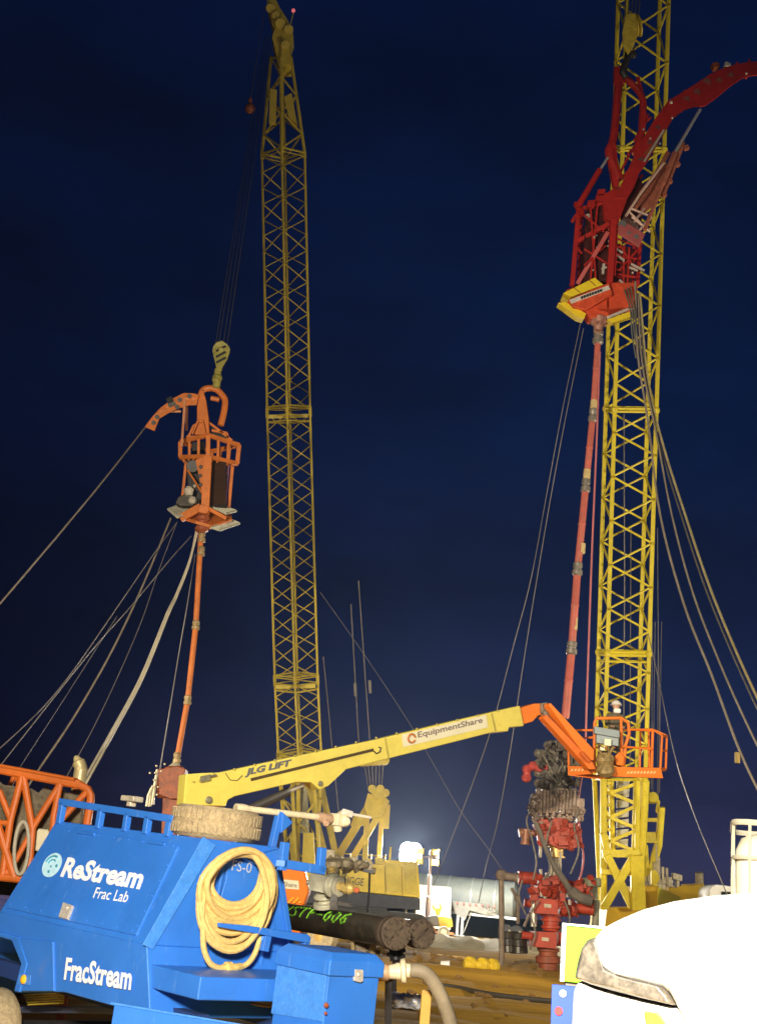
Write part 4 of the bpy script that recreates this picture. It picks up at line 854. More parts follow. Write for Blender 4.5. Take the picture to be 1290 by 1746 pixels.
for a, b in (((505, 900), (570, 830)), ((570, 830), (600, 760)), ((720, 740), (800, 800)), ((800, 800), (900, 880)), ((600, 760), (720, 740)), ((740, 800), (860, 820)), ((860, 820), (870, 900)), ((540, 850), (690, 850))): q.bar(zi(*a, .1), zi(*b, .1), .09, .08)
q.build('upper_cage', ORANGEI, inj, bevel=.01)
lo = [zi(512, 1320, .3), zi(690, 1400, -.6), zi(875, 1400, .5)]
lo.append(lo[0] + lo[2] - lo[1])
q = MB()
q.bar(zi(490, 990, .3), zi(540, 1060, .3), .10, .1); q.bar(zi(540, 1050, .3), lo[0], .11, .1); q.bar(F1, lo[1], .30, .2); q.bar(zi(905, 1060, .5), lo[2], .12, .1); q.bar(K1, lo[3], .12, .1)
q.prism([zi(*p, -.55) for p in [(612, 1030), (690, 1000), (700, 1350), (670, 1340), (640, 1160)]], V((0, .06, 0))); q.bar(zi(552, 1110, .0), zi(665, 1290, -.5), .07, .07)
q.build('leg_frame', ORANGEI, inj, bevel=.01, split=True)
q = MB()
for p in ((655, 1085), (650, 1155), (652, 1225), (675, 1300)): q.lathe(zi(*p, -.6), zi(*p, -.53), [(0, .075), (1, .075)], 10)
q.lathe(zi(590, 1080, -.1), zi(600, 1080, .3), [(0, .25), (1, .25)], 12)
q.prism([zi(*p, -.1) for p in [(722, 1010), (850, 1050), (845, 1375), (725, 1400)]], V((0, .7, 0))); q.prism([zi(*p, .4) for p in [(540, 1010), (700, 1000), (700, 1380), (560, 1380)]], V((0, .5, 0)))
q.prism([zi(*p, .2) for p in [(585, 890), (680, 880), (680, 950), (585, 960)]], V((0, .4, 0))); q.prism([zi(*p, .2) for p in [(735, 760), (800, 780), (860, 860), (740, 850)]], V((0, .4, 0))); q.build('drive_block', BLACKI, inj, bevel=.03)
q = MB()
for k in range(14): q.tube([zi(735 + k * 8, 1020 + 2.5 * k, -.12), zi(737 + k * 8, 1390 - k, -.12)], .018, 5)
for k in range(12): q.tube([zi(727, 1030 + k * 30, -.12), zi(845, 1055 + k * 27, -.08)], .016, 5)
q.build('chain_rows', mat('dark_brown_chain', (.07, .035, .02), .5, .3), inj)
q = MB(); q.tube([zi(838, 1065, .2), zi(820, 1385, .2)], .03, 5); q.tube([zi(875, 1068, .3), zi(848, 1385, .3)], .03, 5)
for k in range(7): q.tube([zi(836 - k * 2.7, 1090 + k * 46, .2), zi(873 - k * 3.5, 1092 + k * 46, .3)], .025, 5)
q.tube([zi(850, 1140, .2), zi(872, 1075, .3)], .03, 5); q.build('ladder', mat('dull_purple_ladder', (.22, .10, .16), .5), inj)
q = MB(); q.ball(zi(560, 1262, -.2), .15, 8); q.lathe(zi(560, 1262, -.2), zi(560, 1310, -.2), [(0, .2), (1, .14)], 10); q.ball(zi(590, 1348, -.4), .17, 8); q.ball(zi(608, 1235, -.5), .08, 6); q.build('hydraulic_motor', mat('bone_white_motor', (.40, .36, .29), .5), inj)
q = MB(); q.prism([zi(*p, -.1) for p in [(455, 1370), (475, 1320), (520, 1300), (640, 1330), (650, 1390), (500, 1390)]], V((0, .6, 0))); q.build('hose_bundle', mat('dark_hoses', (.05, .04, .03), .6, var=.5, scale=10), inj, bevel=.04)
q = MB()
q.prism([zi(*p, dd) for p, dd in [((470, 1490), .3), ((600, 1405), 1.0), ((890, 1450), .9), ((895, 1505), .4), ((735, 1565), -.6), ((610, 1530), -.6)]], V((0, 0, .12)))
q.bar(zi(500, 1488, -.2), zi(660, 1400, -.5), .30, .2); q.bar(zi(690, 1400, -.6), zi(850, 1490, -.2), .14, .14); q.bar(zi(720, 1562, -.6), zi(895, 1500, .2), .10, .1)
q.prism([zi(*p, -.7) for p in [(635, 1400), (660, 1375), (700, 1380), (720, 1420), (700, 1450), (640, 1440)]], V((0, .5, 0)))
q.build('platform', ORANGEI, inj, bevel=.015)
q = MB()
def grate(p4, n):
    for k in range(n + 1):
        q.bar(p4[0].lerp(p4[1], k / n), p4[3].lerp(p4[2], k / n), .035, .03)
    for a, b in ((0, 1), (1, 2), (2, 3), (3, 0)): q.bar(p4[a], p4[b], .07, .06)
grate([zi(398, 1418, .0), zi(520, 1372, .8), zi(640, 1425, .2), zi(470, 1480, -.5)], 12)
grate([zi(722, 1392, .0), zi(780, 1372, .9), zi(932, 1430, .6), zi(850, 1452, -.2)], 12)
grate([zi(738, 1562, -.7), zi(890, 1500, .5), zi(957, 1528, .5), zi(800, 1582, -.6)], 12)
q.build('grating', mat('pale_grey_grating', (.44, .42, .32), .6, var=.3, scale=5), inj)
q = MB(); q.lathe(zi(675, 1440, -.2), zi(660, 1600, -.2), [(0, .2), (.2, .2), (.25, .28), (.4, .28), (.45, .2), (.7, .2), (.75, .26), (.9, .26), (1, .15)], 14)
for k in range(8): q.tube([zi(640 + 10 * k, 1470, -.35), zi(632 + 9 * k, 1560 + 10 * (k % 3), -.35)], .035, 5)
q.build('stripper', BROWNR, inj)
# its hook block
hk2 = thing('hook_block', zi(780, 440), 'dim olive hook block carrying the orange injector at left', 'hook block', 'crane hook blocks')
q = MB()
for d in (-.45, -.15, .15, .42): q.prism([zi(*p, d) for p in [(752, 140), (775, 108), (820, 95), (862, 125), (880, 180), (862, 240), (825, 300), (812, 335), (780, 330), (768, 270), (752, 210)]], V((0, .07, 0)))
q.lathe(zi(815, 170, -.5), zi(815, 170, .55), [(0, .1), (1, .1)], 10); q.build('cheek_plate', mat('dim_olive_block', (.28, .25, .05), .6, var=.25, scale=4), hk2, bevel=.01)
q = MB()
for k in range(4): q.lathe(zi(815, 175, -.38 + .3 * k), zi(815, 175, -.25 + .3 * k), [(0, .34), (.5, .30), (1, .34)], 20)
q.build('sheave', MATS['dim_olive_block'], hk2)
q = MB()
for y0 in (150, 195, 240): q.bar(zi(775, y0 + 28, -.47), zi(850, y0 - 12, -.47), .09, .02)
q.build('warning_stripe', BLACKT, hk2)
q = MB(); q.lathe(zi(790, 320), zi(775, 470), [(0, .14), (.3, .14), (.35, .18), (.5, .2), (.6, .16), (1, .14)], 12); q.ball(zi(773, 405, -.1), .16, 8); q.build('shank', MATS['dim_olive_block'], hk2)
q = MB()
for k, x in enumerate((770, 795, 830, 860)): q.tube([zi(x, 130), P(452 + 4 * k, 60, 68.5)], .018, 5)
q.build('rope', MATS['dark_rope'], hk2)
# riser and its wellhead
ris = thing('riser_pipe', PI_(296, 1300), 'thin orange riser pipe with pale collars under the left injector', 'pipe', 'riser pipes below the injectors')
pts = [(343, 905), (334, 1066), (320, 1194), (301, 1300)]
q = MB(); rr = 4.8 * YI / F
for k in range(3): q.lathe(PI_(*pts[k]), PI_(*pts[k + 1]), [(0, rr * .9), (.04, rr), (.96, rr), (1, rr * .9)], 12)
q.build('pipe', ORANGEI, ris)
q = MB()
for (x, y), h in ((pts[1], 8), (pts[2], 8), ((343, 940), 8), ((344, 915), 10), ((302, 1292), 9)):
    q.lathe(PI_(x + .6, y - h), PI_(x - .6, y + h), [(0, rr * 1.1), (.1, rr * 1.35), (.4, rr * 1.35), (.45, rr * 1.15), (.6, rr * 1.15), (.65, rr * 1.45), (.95, rr * 1.45), (1, rr * 1.1)], 12)
q.build('collar', mat('dull_collar', (.34, .24, .12), .5, .3, var=.4, scale=9), ris, split=True)
bop = thing('blowout_preventer', PI_(292, 1340).xy.to_3d(), 'rusty brown preventer stack behind the blue trailer rail', 'wellhead', 'wellhead stacks')
q = MB(); q.lathe(PI_(301, 1300), PI_(298, 1312), [(0, rr * 1.1), (.5, .2), (1, .3)], 14); q.build('neck', PALEI, bop)
q = MB()
for y, r, h in ((1312, .34, 10), (1328, .44, 14), (1344, .44, 12), (1356, .34, 10)): q.lathe(PI_(297 - (y - 1312) * .03, y - h / 2), PI_(297 - (y - 1312) * .03, y + h / 2), [(0, r * .8), (.15, r), (.85, r), (1, r * .8)], 14)
q.prism([PI_(x, y, -.5) for x, y in [(270, 1312), (300, 1306), (316, 1310), (312, 1362), (290, 1362), (272, 1355)]], V((0, .9, 0)))
for k in range(5): q.lathe(PI_(268, 1318 + k * 9, -.2), PI_(300, 1317 + k * 9, -.2), [(0, .13), (.5, .17), (1, .17)], 10)
q.bar(PI_(292, 1360), PI_(290, 1430), .55, .5); q.build('valve_block', BROWNR, bop, bevel=.03)
q = MB(); random.seed(5)
for x, y in ((267, 1306), (281, 1303), (265, 1318), (263, 1330), (264, 1340), (270, 1342), (268, 1355), (256, 1318), (275, 1315)): q.ball(PI_(x, y, -.5), .045, 6)
q.tube([PI_(x, y, -.4) for x, y in [(269, 1312), (265, 1335), (260, 1372)]], .06, 6); q.tube([PI_(x, y, -.4) for x, y in [(262, 1340), (254, 1356), (251, 1375)]], .07, 6); q.tube([PI_(258, 1345, -.4), PI_(255, 1375, -.4)], .06, 6); q.lathe(PI_(308, 1333, -.6), PI_(317, 1334, -.6), [(0, .12), (1, .12)], 10); q.build('hydraulic_line', PALEI, bop, split=True)

# ------------------------------------------------------------------ right injector (red)
YJ = 44.0
def PJ(x, y, d=0): return PY(x, y, YJ + d)
def zj(zx, zy, d=0): return PJ(920 + zx / 3.486, 80 + zy / 3.486, d)
rj = thing('coil_injector', PJ(1022, 530), 'red coiled tubing injector with a long sweeping gooseneck in front of the right crane boom', 'injector', 'coiled tubing injectors')
q = MB()
up = [(440, 900), (480, 820), (540, 690), (600, 560), (680, 430), (760, 320), (850, 265), (930, 215), (1010, 160), (1080, 128), (1150, 105), (1230, 90), (1330, 82)]
dn = [(1330, 165), (1240, 172), (1190, 190), (1120, 240), (1050, 300), (980, 350), (910, 355), (850, 375), (790, 425), (745, 500), (690, 590), (640, 680), (590, 750), (560, 830), (520, 900)]
for d in (-.32, .30): q.prism([zj(*p, d) for p in up + dn], V((0, .06, 0)))
n_ = len(up)
for k in range(n_):
    a = zj(*up[k], 0); j = min(len(dn) - 1, int((1 - k / (n_ - 1)) * (len(dn) - 1))); b = zj(*dn[j], 0)
    for t in (.2, .5, .8): q.tube([a.lerp(b, t) + V((0, -.30, 0)), a.lerp(b, t) + V((0, .34, 0))], .06, 6)
gn = q.build('gooseneck', REDI, rj, bevel=.01)
q = MB()
for p, r in (((990, 210), .16), ((930, 270), .14), ((870, 310), .12), ((1060, 200), .12), ((1130, 170), .12), ((700, 480), .10), ((650, 570), .10), ((600, 670), .11)): q.lathe(zj(*p, -.345), zj(*p, -.30), [(0, r), (1, r)], 12)
q.build('plate_hole', mat('dark_red_hole', (.10, .008, .006), .7), gn)
q = MB()
for p, r in (((778, 330), .07), ((785, 422), .05), ((1225, 158), .05), ((655, 545), .05), ((615, 490), .05), ((712, 575), .05)): q.ball(zj(*p, -.36), r, 6)
q.ball(zj(1108, 100, -.1), .10, 8); q.box(zj(1110, 112, -.1), V((.12, 0, .03)), V((0, .1, 0)), V((0, 0, .05))); q.build('bolt', mat('bright_bolt', (.75, .68, .58), .35, .4), gn)
q = MB(); q.box(zj(1040, 118, 0), V((.12, 0, .05)), V((0, .15, 0)), V((-.05, 0, .1))); q.bar(zj(620, 640, -.3), zj(745, 490, -.36), .09, .08); q.build('gooseneck_bracket', BROWNR, gn, bevel=.02, split=True)
q = MB(); q.bar(zj(735, 495, -.4), zj(620, 680, -.4), .08, .06); q.build('bright_edge', mat('bone_steel', (.60, .52, .42), .4, .3), rj)
q = MB(); q.tube([zj(950, 372, -.3), zj(790, 645, -.4)], .06, 8); q.build('cylinder_rod', SILVER, rj)
q = MB(); q.lathe(zj(800, 630, -.4), zj(620, 1090, -.5), [(0, .11), (.4, .11), (.42, .08), (1, .08)], 10)
q.tube([zj(850, 570, -.2), zj(800, 700, -.2), zj(730, 880, -.2)], .09, 8); q.tube([zj(760, 630, -.2), zj(640, 850, -.3), zj(560, 960, -.3)], .10, 8)
for p in ((868, 600), (815, 700), (770, 800), (735, 880)): q.box(zj(*p, -.2), V((.08, 0, .03)), V((0, .1, 0)), V((-.03, 0, .07)))
q.prism([zj(*p, 0) for p in [(720, 690), (780, 700), (700, 900), (600, 1000), (590, 860)]], V((0, .3, 0)))
q.build('support_cylinder', mat('faded_brown_red', (.34, .10, .06), .5, .1, var=.35, dirt=(.42, .26, .1), amount=.35, scale=5), rj, bevel=.01)
q = MB(); q.tube([zj(735, 690, -.5), zj(590, 880, -.5), zj(510, 1005, -.5)], .055, 6); q.tube([zj(660, 1010, -.5), zj(620, 1080, -.5)], .05, 6)
for a, b in (((540, 960), (640, 1000)), ((530, 980), (620, 1070)), ((560, 1040), (620, 960)), ((545, 1010), (655, 1100)), ((590, 1090), (650, 1020))): q.tube([zj(*a, -.5), zj(*b, -.5)], .045, 6)
q.build('ladder_frame', mat('pinkish_steel', (.60, .40, .32), .5, .1, var=.2), rj)
# bail
q = MB()
q.tube(curve([zj(*p, .2) for p in [(475, 145), (462, 260), (452, 400), (440, 520), (425, 590), (415, 630), (435, 700), (470, 790)]], 4), [.16] * 16 + [.2] * 13, 8)
q.tube(curve([zj(*p, .2) for p in [(475, 155), (540, 215), (590, 270), (612, 330), (608, 420), (600, 520), (560, 640)]], 4), .14, 8)
q.bar(zj(470, 130, .2), zj(470, 220, .2), .42, .3); q.prism([zj(*p, .1) for p in [(400, 630), (425, 560), (455, 600), (470, 830), (440, 830)]], V((0, .3, 0)))
q.tube([zj(580, 180, .2), zj(600, 260, .2)], .08, 6); q.build('lifting_bail', REDI, rj, bevel=.01)
q = MB(); q.tube([zj(402, 658), zj(352, 735)], .05, 8); q.build('cylinder_rod', SILVER, rj)
q = MB(); q.lathe(zj(355, 730), zj(225, 950), [(0, .11), (.9, .12), (1, .1)], 10); q.build('tilt_cylinder', REDI, rj)
# frame
q = MB()
q.prism([zj(*p, -.3) for p in [(370, 880), (440, 840), (500, 850), (520, 900), (470, 1030), (440, 1040), (380, 1010)]], V((0, .9, 0)))
for p in ((360, 880), (350, 910), (300, 945)): q.box(zj(*p, -.1), V((.14, 0, .03)), V((0, .2, 0)), V((0, 0, .14)))
def br(a, b, w=.15, da=0, db=0): q.bar(zj(*a, da), zj(*b, db), w, w)
br((232, 935), (190, 1420), .17, .3, .3); br((215, 930), (250, 1000), .2, .3, .1); br((250, 960), (228, 1390), .12, 1.2, 1.2); br((232, 965), (400, 925), .14, .3, -.2)
br((228, 1155), (415, 1050), .16, .3, -.6); br((435, 1030), (412, 1400), .22, -.7, -.7); br((405, 1100), (222, 1410), .16, -.65, .2); br((455, 1030), (440, 1360), .10, -.6, -.6)
br((590, 1180), (575, 1420), .16, .4, .4); br((440, 1030), (600, 1180), .14, -.7, .4); br((250, 1230), (215, 1190), .08, .3, .3); br((190, 1040), (215, 1000), .12, .3, .3); br((560, 1180), (545, 1400), .12, .9, .9)
for k in range(9):
    y = 1010 + k * 45; br((225 - k * 4, y), (250, y - 14), .05, .35, 1.0); br((440 - k * 3, y + 30), (585 - k, y + 90 if y + 90 < 1400 else 1400), .06, -.6, .5)
for a, b in (((300, 960), (330, 1380)), ((340, 950), (300, 1380)), ((262, 1000), (380, 1100)), ((262, 1200), (400, 1290)), ((262, 1300), (390, 1180)), ((470, 1170), (570, 1330)), ((470, 1330), (575, 1210)), ((500, 1180), (495, 1400)), ((530, 1190), (520, 1400)), ((450, 1250), (575, 1260)), ((450, 1350), (570, 1370))): br(a, b, .07, -.3, -.25)
for a, b in (((465, 800), (560, 700)), ((500, 900), (610, 760)), ((470, 760), (530, 640)), ((590, 470), (660, 420)), ((600, 540), (640, 400)), ((560, 560), (600, 480)), ((520, 640), (590, 560))): br(a, b, .09, .3, .3)
q.build('frame', REDI, rj, bevel=.012)
q = MB(); q.prism([zj(*p, -.65) for p in [(478, 1025), (625, 1110), (588, 1190), (462, 1105)]], V((0, .08, 0))); pp = q.build('hinge_plate', mat('dusty_pink_plate', (.40, .09, .09), .5, var=.15), rj, bevel=.01)
q = MB(); 
for p, r in (((488, 1055), .15), ((528, 1105), .07), ((570, 1130), .10)): q.lathe(zj(*p, -.67), zj(*p, -.6), [(0, r), (1, r)], 12)
q.build('plate_hole', BLACKT, pp)
q = MB()
q.prism([zj(*p, -.2) for p in [(440, 1160), (560, 1200), (545, 1400), (430, 1400)]], V((0, 1.0, 0))); q.prism([zj(*p, .0) for p in [(265, 1060), (400, 1010), (410, 1380), (260, 1400)]], V((0, .9, 0))); q.prism([zj(*p, -.1) for p in [(280, 960), (370, 940), (380, 1060), (280, 1080)]], V((0, .6, 0)))
q.prism([zj(*p, .1) for p in [(500, 820), (580, 760), (640, 860), (600, 1050), (490, 1010)]], V((0, .5, 0)))
q.build('drive_block', mat('dark_red_black_drive', (.06, .012, .010), .5, .2, var=.6, scale=4), rj, bevel=.03)
q = MB(); random.seed(21)
for a, b in (((445, 1195), (490, 1225)), ((445, 1230), (500, 1270)), ((540, 1290), (620, 1330)), ((470, 1385), (510, 1420)), ((530, 1310), (580, 1330))): q.bar(zj(*a, -.35), zj(*b, -.3), .07, .05)
for k in range(13): p = (random.uniform(270, 550), random.uniform(1120, 1420)); q.ball(zj(*p, -.35), random.uniform(.02, .05), 6)
q.bar(zj(378, 1290, -.7), zj(372, 1350, -.7), .09, .08); q.bar(zj(365, 1320, -.7), zj(395, 1310, -.7), .07, .06); q.ball(zj(285, 1008, -.2), .12, 6); q.build('bolt', MATS['bright_bolt'], rj)
# base platform
q = MB(); q.prism([zj(150, 1470, .6), zj(330, 1375, 1.2), zj(580, 1430, 1.0), zj(560, 1560, .2), zj(400, 1600, -.8), zj(170, 1530, -.2)], V((0, 0, .16)))
q.prism([zj(*p, -.85) for p in [(165, 1505), (410, 1400), (430, 1470), (270, 1560), (200, 1545)]], V((0, .5, 0))); q.prism([zj(*p, -.6) for p in [(260, 1560), (400, 1490), (400, 1600), (300, 1610)]], V((0, .6, 0))); q.prism([zj(*p, -.6) for p in [(410, 1400), (560, 1400), (560, 1540), (410, 1560)]], V((0, .5, 0)))
q.build('base', mat('base_red', (.60, .07, .02), .5, var=.2, dirt=(.2, .03, .015), amount=.35, scale=3), rj, bevel=.02)
q = MB(); q.prism([zj(*p, -.95) for p in [(140, 1462), (325, 1370), (375, 1412), (185, 1484)]], V((0, .9, .1))); yp = q.build('work_deck', BRIGHTY, rj, bevel=.01)
q = MB(); q.bar(zj(198, 1430, -.98), zj(240, 1460, -.98), .02, .02); q.bar(zj(290, 1385, -.98), zj(330, 1420, -.98), .02, .02); q.build('deck_seam', BROWNR, yp, split=True)
q = MB(); q.prism([zj(*p, -.7) for p in [(108, 1520), (150, 1515), (275, 1585), (262, 1615), (225, 1605)]], V((0, .5, .05))); q.prism([zj(*p, -.7) for p in [(398, 1620), (540, 1570), (545, 1600), (430, 1640)]], V((0, .4, .05))); q.build('lower_deck', BRIGHTY, rj, bevel=.01, split=True)
q = MB(); q.bar(zj(180, 1515, -.9), zj(410, 1430, -.9), .15, .06); q.bar(zj(400, 1610, -.75), zj(570, 1540, -.3), .10, .06); bd = q.build('white_band', mat('off_white_band', (.62, .55, .50), .5, var=.2, scale=6), rj)
q = MB()
for k in range(8): t = .3 + k * .07; a = zj(180, 1515, -.94).lerp(zj(410, 1430, -.94), t); q.box(a, V((.04, 0, .01)), V((0, .01, 0)), V((0, 0, .05)))
q.build('band_mark', BLACKT, bd)
q = MB(); q.lathe(zj(360, 1545, -.3), zj(345, 1690, -.3), [(0, .18), (.1, .28), (.3, .28), (.33, .2), (.5, .34), (.7, .30), (.75, .2), (1, .16)], 16)
for k in range(9): q.tube([zj(320 + 9 * k, 1560, -.55), zj(318 + 8.5 * k, 1620 + 12 * (k % 3), -.55)], .04, 6)
q.build('stripper', mat('faded_pink_grey', (.45, .22, .17), .5, .2, var=.35, dirt=(.2, .12, .08), amount=.4, scale=6), rj)
q = MB()
for k in range(3): q.tube(curve([zj(500 + 18 * k, 1440 - 10 * k, -.8), zj(535 + 12 * k, 1560, -.9), zj(545 + 14 * k, 1700, -.8), zj(570 + 16 * k, 1850, -.6)], 5), .026, 6)
q.build('control_hose', mat('green_grey_hose', (.10, .10, .075), .6, var=.3), rj)
# lubricator
rs2 = thing('riser_pipe', PJ(965, 1220), 'long pink-red riser pipe with banded grey collars under the red injector', 'pipe', 'riser pipes below the injectors')
pj = [(1020, 560), (1010, 708), (998, 828), (984, 970), (974, 1105), (963, 1225)]
q = MB()
for k in range(5):
    r0 = 5.6 * YJ / F * (1 + .06 * k); q.lathe(PJ(*pj[k]), PJ(*pj[k + 1]), [(0, r0 * .9), (.03, r0), (.45, r0), (.46, r0 * 1.12), (.475, r0 * 1.12), (.48, r0), (.97, r0), (1, r0 * .9)], 14)
q.build('pipe', PINKR, rs2)
q = MB()
for k, (x, y) in enumerate(pj[1:5] + [(1019, 575)]): r0 = .115 * (1 + .06 * k); q.lathe(PJ(x + .8, y - 11), PJ(x - .8, y + 12), [(0, r0), (.05, r0 * 1.25), (.35, r0 * 1.25), (.4, r0 * 1.1), (.55, r0 * 1.1), (.6, r0 * 1.4), (.9, r0 * 1.4), (1, r0)], 14)
q.build('collar', mat('grey_collar', (.26, .23, .20), .5, .4, var=.4, scale=8), rs2, split=True)
q = MB()
for x, y, h in ((1011.5, 690, 7), (1000, 806, 5), (999.5, 815, 6), (991, 935, 8), (978, 1058, 16)): q.lathe(PJ(x + .6, y - h), PJ(x - .6, y + h), [(0, .124), (1, .126)], 14)
q.build('painted_band', mat('worn_yellow_band', (.62, .50, .22), .55, var=.3, dirt=(.5, .2, .12), amount=.5, scale=10), rs2, split=True)

# ------------------------------------------------------------------ right well: preventers and production tree
wl = thing('production_tree', PJ(935, 1650).xy.to_3d(), 'red valve tree with grey preventers stacked on top, left of the right crane foot', 'wellhead', 'wellhead stacks')
def cyl(mb, a, b, r, flange=0, n=14):
    if flange: mb.lathe(PJ(*a), PJ(*b), [(0, r * flange), (.14, r * flange), (.15, r), (.85, r), (.86, r * flange), (1, r * flange)], n)
    else: mb.lathe(PJ(*a), PJ(*b), [(0, r * .92), (.06, r), (.94, r), (1, r * .92)], n)
px = YJ / F
random.seed(9)
q = MB(); cyl(q, (953, 1266), (948, 1345), 22 * px, 1.1)
for k in range(70):
    y = random.uniform(1268, 1345); x = 950 - (y - 1265) * .05 + random.uniform(-28, 28) * (.7 + .3 * (y - 1265) / 80); d = random.uniform(-.9, -.2)
    if random.random() < .5: q.box(PJ(x, y, d), V((random.uniform(.04, .16), 0, random.uniform(-.05, .05))), V((0, .12, 0)), V((0, 0, random.uniform(.04, .14))))
    else: q.lathe(PJ(x, y, d), PJ(x + random.uniform(-8, 8), y + random.uniform(-8, 8), d - .1), [(0, .07), (.5, .10), (1, .07)], 8)
q.build('upper_preventer', mat('oily_dark_grey', (.085, .070, .060), .5, .2, var=.6, dirt=(.22, .14, .11), amount=.35, scale=6), wl)
q = MB()
for k in range(16):
    x0 = 950 + random.uniform(-30, 30); y0 = random.uniform(1270, 1330); pts = [(x0, y0)]
    for j in range(3): pts.append((pts[-1][0] + random.uniform(-14, 14), pts[-1][1] + random.uniform(4, 18)))
    q.tube(curve([PJ(x, y, random.uniform(-1.0, -.6)) for x, y in pts], 4), random.uniform(.025, .045), 6)
for s in (-1, 1):
    for k in range(4): q.lathe(PJ(949 + s * 24, 1283 + k * 17, -.2), PJ(949 + s * 37, 1285 + k * 17, -.3), [(0, .12), (.6, .12), (.65, .16), (1, .1)], 10)
q.build('hydraulic_hose', mat('grey_mud_hose', (.17, .15, .12), .6, var=.5, scale=10), wl)
q = MB(); q.tube(curve([PJ(x, y, -.4) for x, y in [(932, 1309), (920, 1311), (908, 1307), (899, 1312), (898, 1322), (897, 1332)]], 5), .12, 8)
for x, y in ((908, 1306), (898, 1312), (897, 1326)): q.ball(PJ(x, y, -.4), .17, 8)
q.build('kill_line', mat('pink_red_iron', (.52, .07, .06), .45, .1, var=.3, dirt=(.6, .35, .3), amount=.3, scale=9), wl)
q = MB()
cyl(q, (949, 1345), (948, 1358), 30 * px); cyl(q, (947, 1362), (946, 1384), 24 * px); cyl(q, (946, 1388), (945, 1398), 20 * px)
for k in range(11): x = 922 + k * 5.6; q.tube([PJ(x, 1348, -.6), PJ(x - 1, 1392 - (k % 2) * 6, -.6)], .055, 6)
q.box(PJ(928, 1368, -.2), V((.45, 0, 0)), V((0, .3, 0)), V((0, 0, .24))); q.box(PJ(973, 1376, -.2), V((.38, 0, 0)), V((0, .3, 0)), V((0, 0, .28))); cyl(q, (975, 1358), (985, 1385), .22); cyl(q, (914, 1362), (906, 1378), .16)
for k in range(5): q.tube([PJ(971 + k * 3.5, 1356, -.4), PJ(971 + k * 3.5, 1362, -.4)], .04, 6)
q.build('flange_stack', mat('weathered_iron', (.38, .28, .22), .5, .1, var=.45, dirt=(.1, .08, .06), amount=.5, scale=5), wl, bevel=.01)
q = MB(); cyl(q, (911, 1364), (908, 1384), .13); q.tube([PJ(904, 1361, -.3), PJ(906, 1385, -.3), PJ(911, 1402, -.3)], .05, 6); q.tube([PJ(919, 1384, -.3), PJ(924, 1396, -.3)], .05, 6); q.tube([PJ(921, 1437, -.4), PJ(920, 1462, -.4)], .055, 6); q.build('gauge_line', PALEI, wl)
# red valve block
q = MB()
q.prism([PJ(x, y, -.55) for x, y in [(913, 1404), (922, 1396), (934, 1398), (936, 1404), (945, 1394), (968, 1396), (975, 1408), (992, 1418), (985, 1428), (986, 1440), (976, 1447), (950, 1446), (936, 1438), (924, 1424)]], V((0, 1.0, 0)))
cyl(q, (920, 1405), (934, 1404), .2); cyl(q, (950, 1400), (955, 1440), .42); cyl(q, (970, 1425), (984, 1440), .2); cyl(q, (978, 1416), (990, 1420), .13); cyl(q, (930, 1425), (948, 1430), .2)
for k in range(12): x = random.uniform(922, 978); y = random.uniform(1404, 1438); q.lathe(PJ(x, y, -.5), PJ(x, y, -.66), [(0, .10), (.6, .10), (.65, .07), (1, .07)], 8)
q.build('upper_valve', mat('faded_valve_red', (.46, .075, .045), .5, .1, var=.3, dirt=(.22, .06, .04), amount=.45, scale=4), wl, bevel=.03)
q = MB(); cyl(q, (889, 1420), (905, 1419), .10); cyl(q, (897, 1414), (895, 1440), .14, 1.25); cyl(q, (903, 1420), (920, 1422), .1); cyl(q, (884, 1420), (892, 1419), .15); q.build('side_valve', mat('brown_side_valve', (.34, .14, .08), .5, .2, var=.4, dirt=(.3, .3, .2), amount=.4, scale=10), wl)
q = MB(); cyl(q, (949, 1444), (948, 1462), 11 * px, 1.35); q.build('wing_nut', BRASS, wl)
q = MB(); cyl(q, (947, 1462), (945, 1494), 8 * px)
for x in (939, 955): q.tube([PJ(x, 1452, -.25), PJ(x - 1, 1494, -.25)], .045, 6)
q.build('neck', mat('tan_grey_neck', (.42, .36, .27), .45, .3, var=.3), wl)
# tree
q = MB()
q.prism([PJ(x, y, -.5) for x, y in [(924, 1494), (958, 1492), (962, 1506), (958, 1524), (948, 1532), (926, 1530), (916, 1512)]], V((0, .9, 0))); cyl(q, (914, 1498), (883, 1496), 10 * px, 1.12); cyl(q, (958, 1508), (1003, 1517), 9 * px, 1.2); cyl(q, (940, 1524), (939, 1536), 14 * px)
q.build('cross_block', mat('cross_red', (.38, .042, .018), .5, .1, var=.35, dirt=(.22, .04, .02), amount=.5, scale=3), wl, bevel=.03)
q = MB(); q.prism([PJ(x, y, -.6) for x, y in [(913, 1531), (951, 1533), (951, 1560), (910, 1557)]], V((0, 1.1, 0))); cyl(q, (913, 1543), (893, 1539), 6 * px, 1.15); cyl(q, (952, 1547), (974, 1549), 14 * px, 1.12); cyl(q, (974, 1548), (1010, 1551), 8 * px, 1.2)
v1 = q.build('gate_valve', REDV, wl, bevel=.03)
q = MB(); q.prism([PJ(x, y, -.6) for x, y in [(911, 1588), (949, 1590), (948, 1618), (907, 1614)]], V((0, 1.1, 0))); cyl(q, (910, 1597), (889, 1594), 6 * px, 1.15); cyl(q, (949, 1600), (990, 1606), 10 * px, 1.1); v2 = q.build('gate_valve', REDV, wl, bevel=.03)
for vv, x, y in ((v1, 928, 1541), (v2, 924, 1598)):
    q = MB(); q.prism([PJ(x + a, y + b, -.612) for a, b in ((-1, 0), (11, 1), (11, 7), (-1, 6))], V((0, .01, 0))); q.build('name_plate', PALEI, vv)
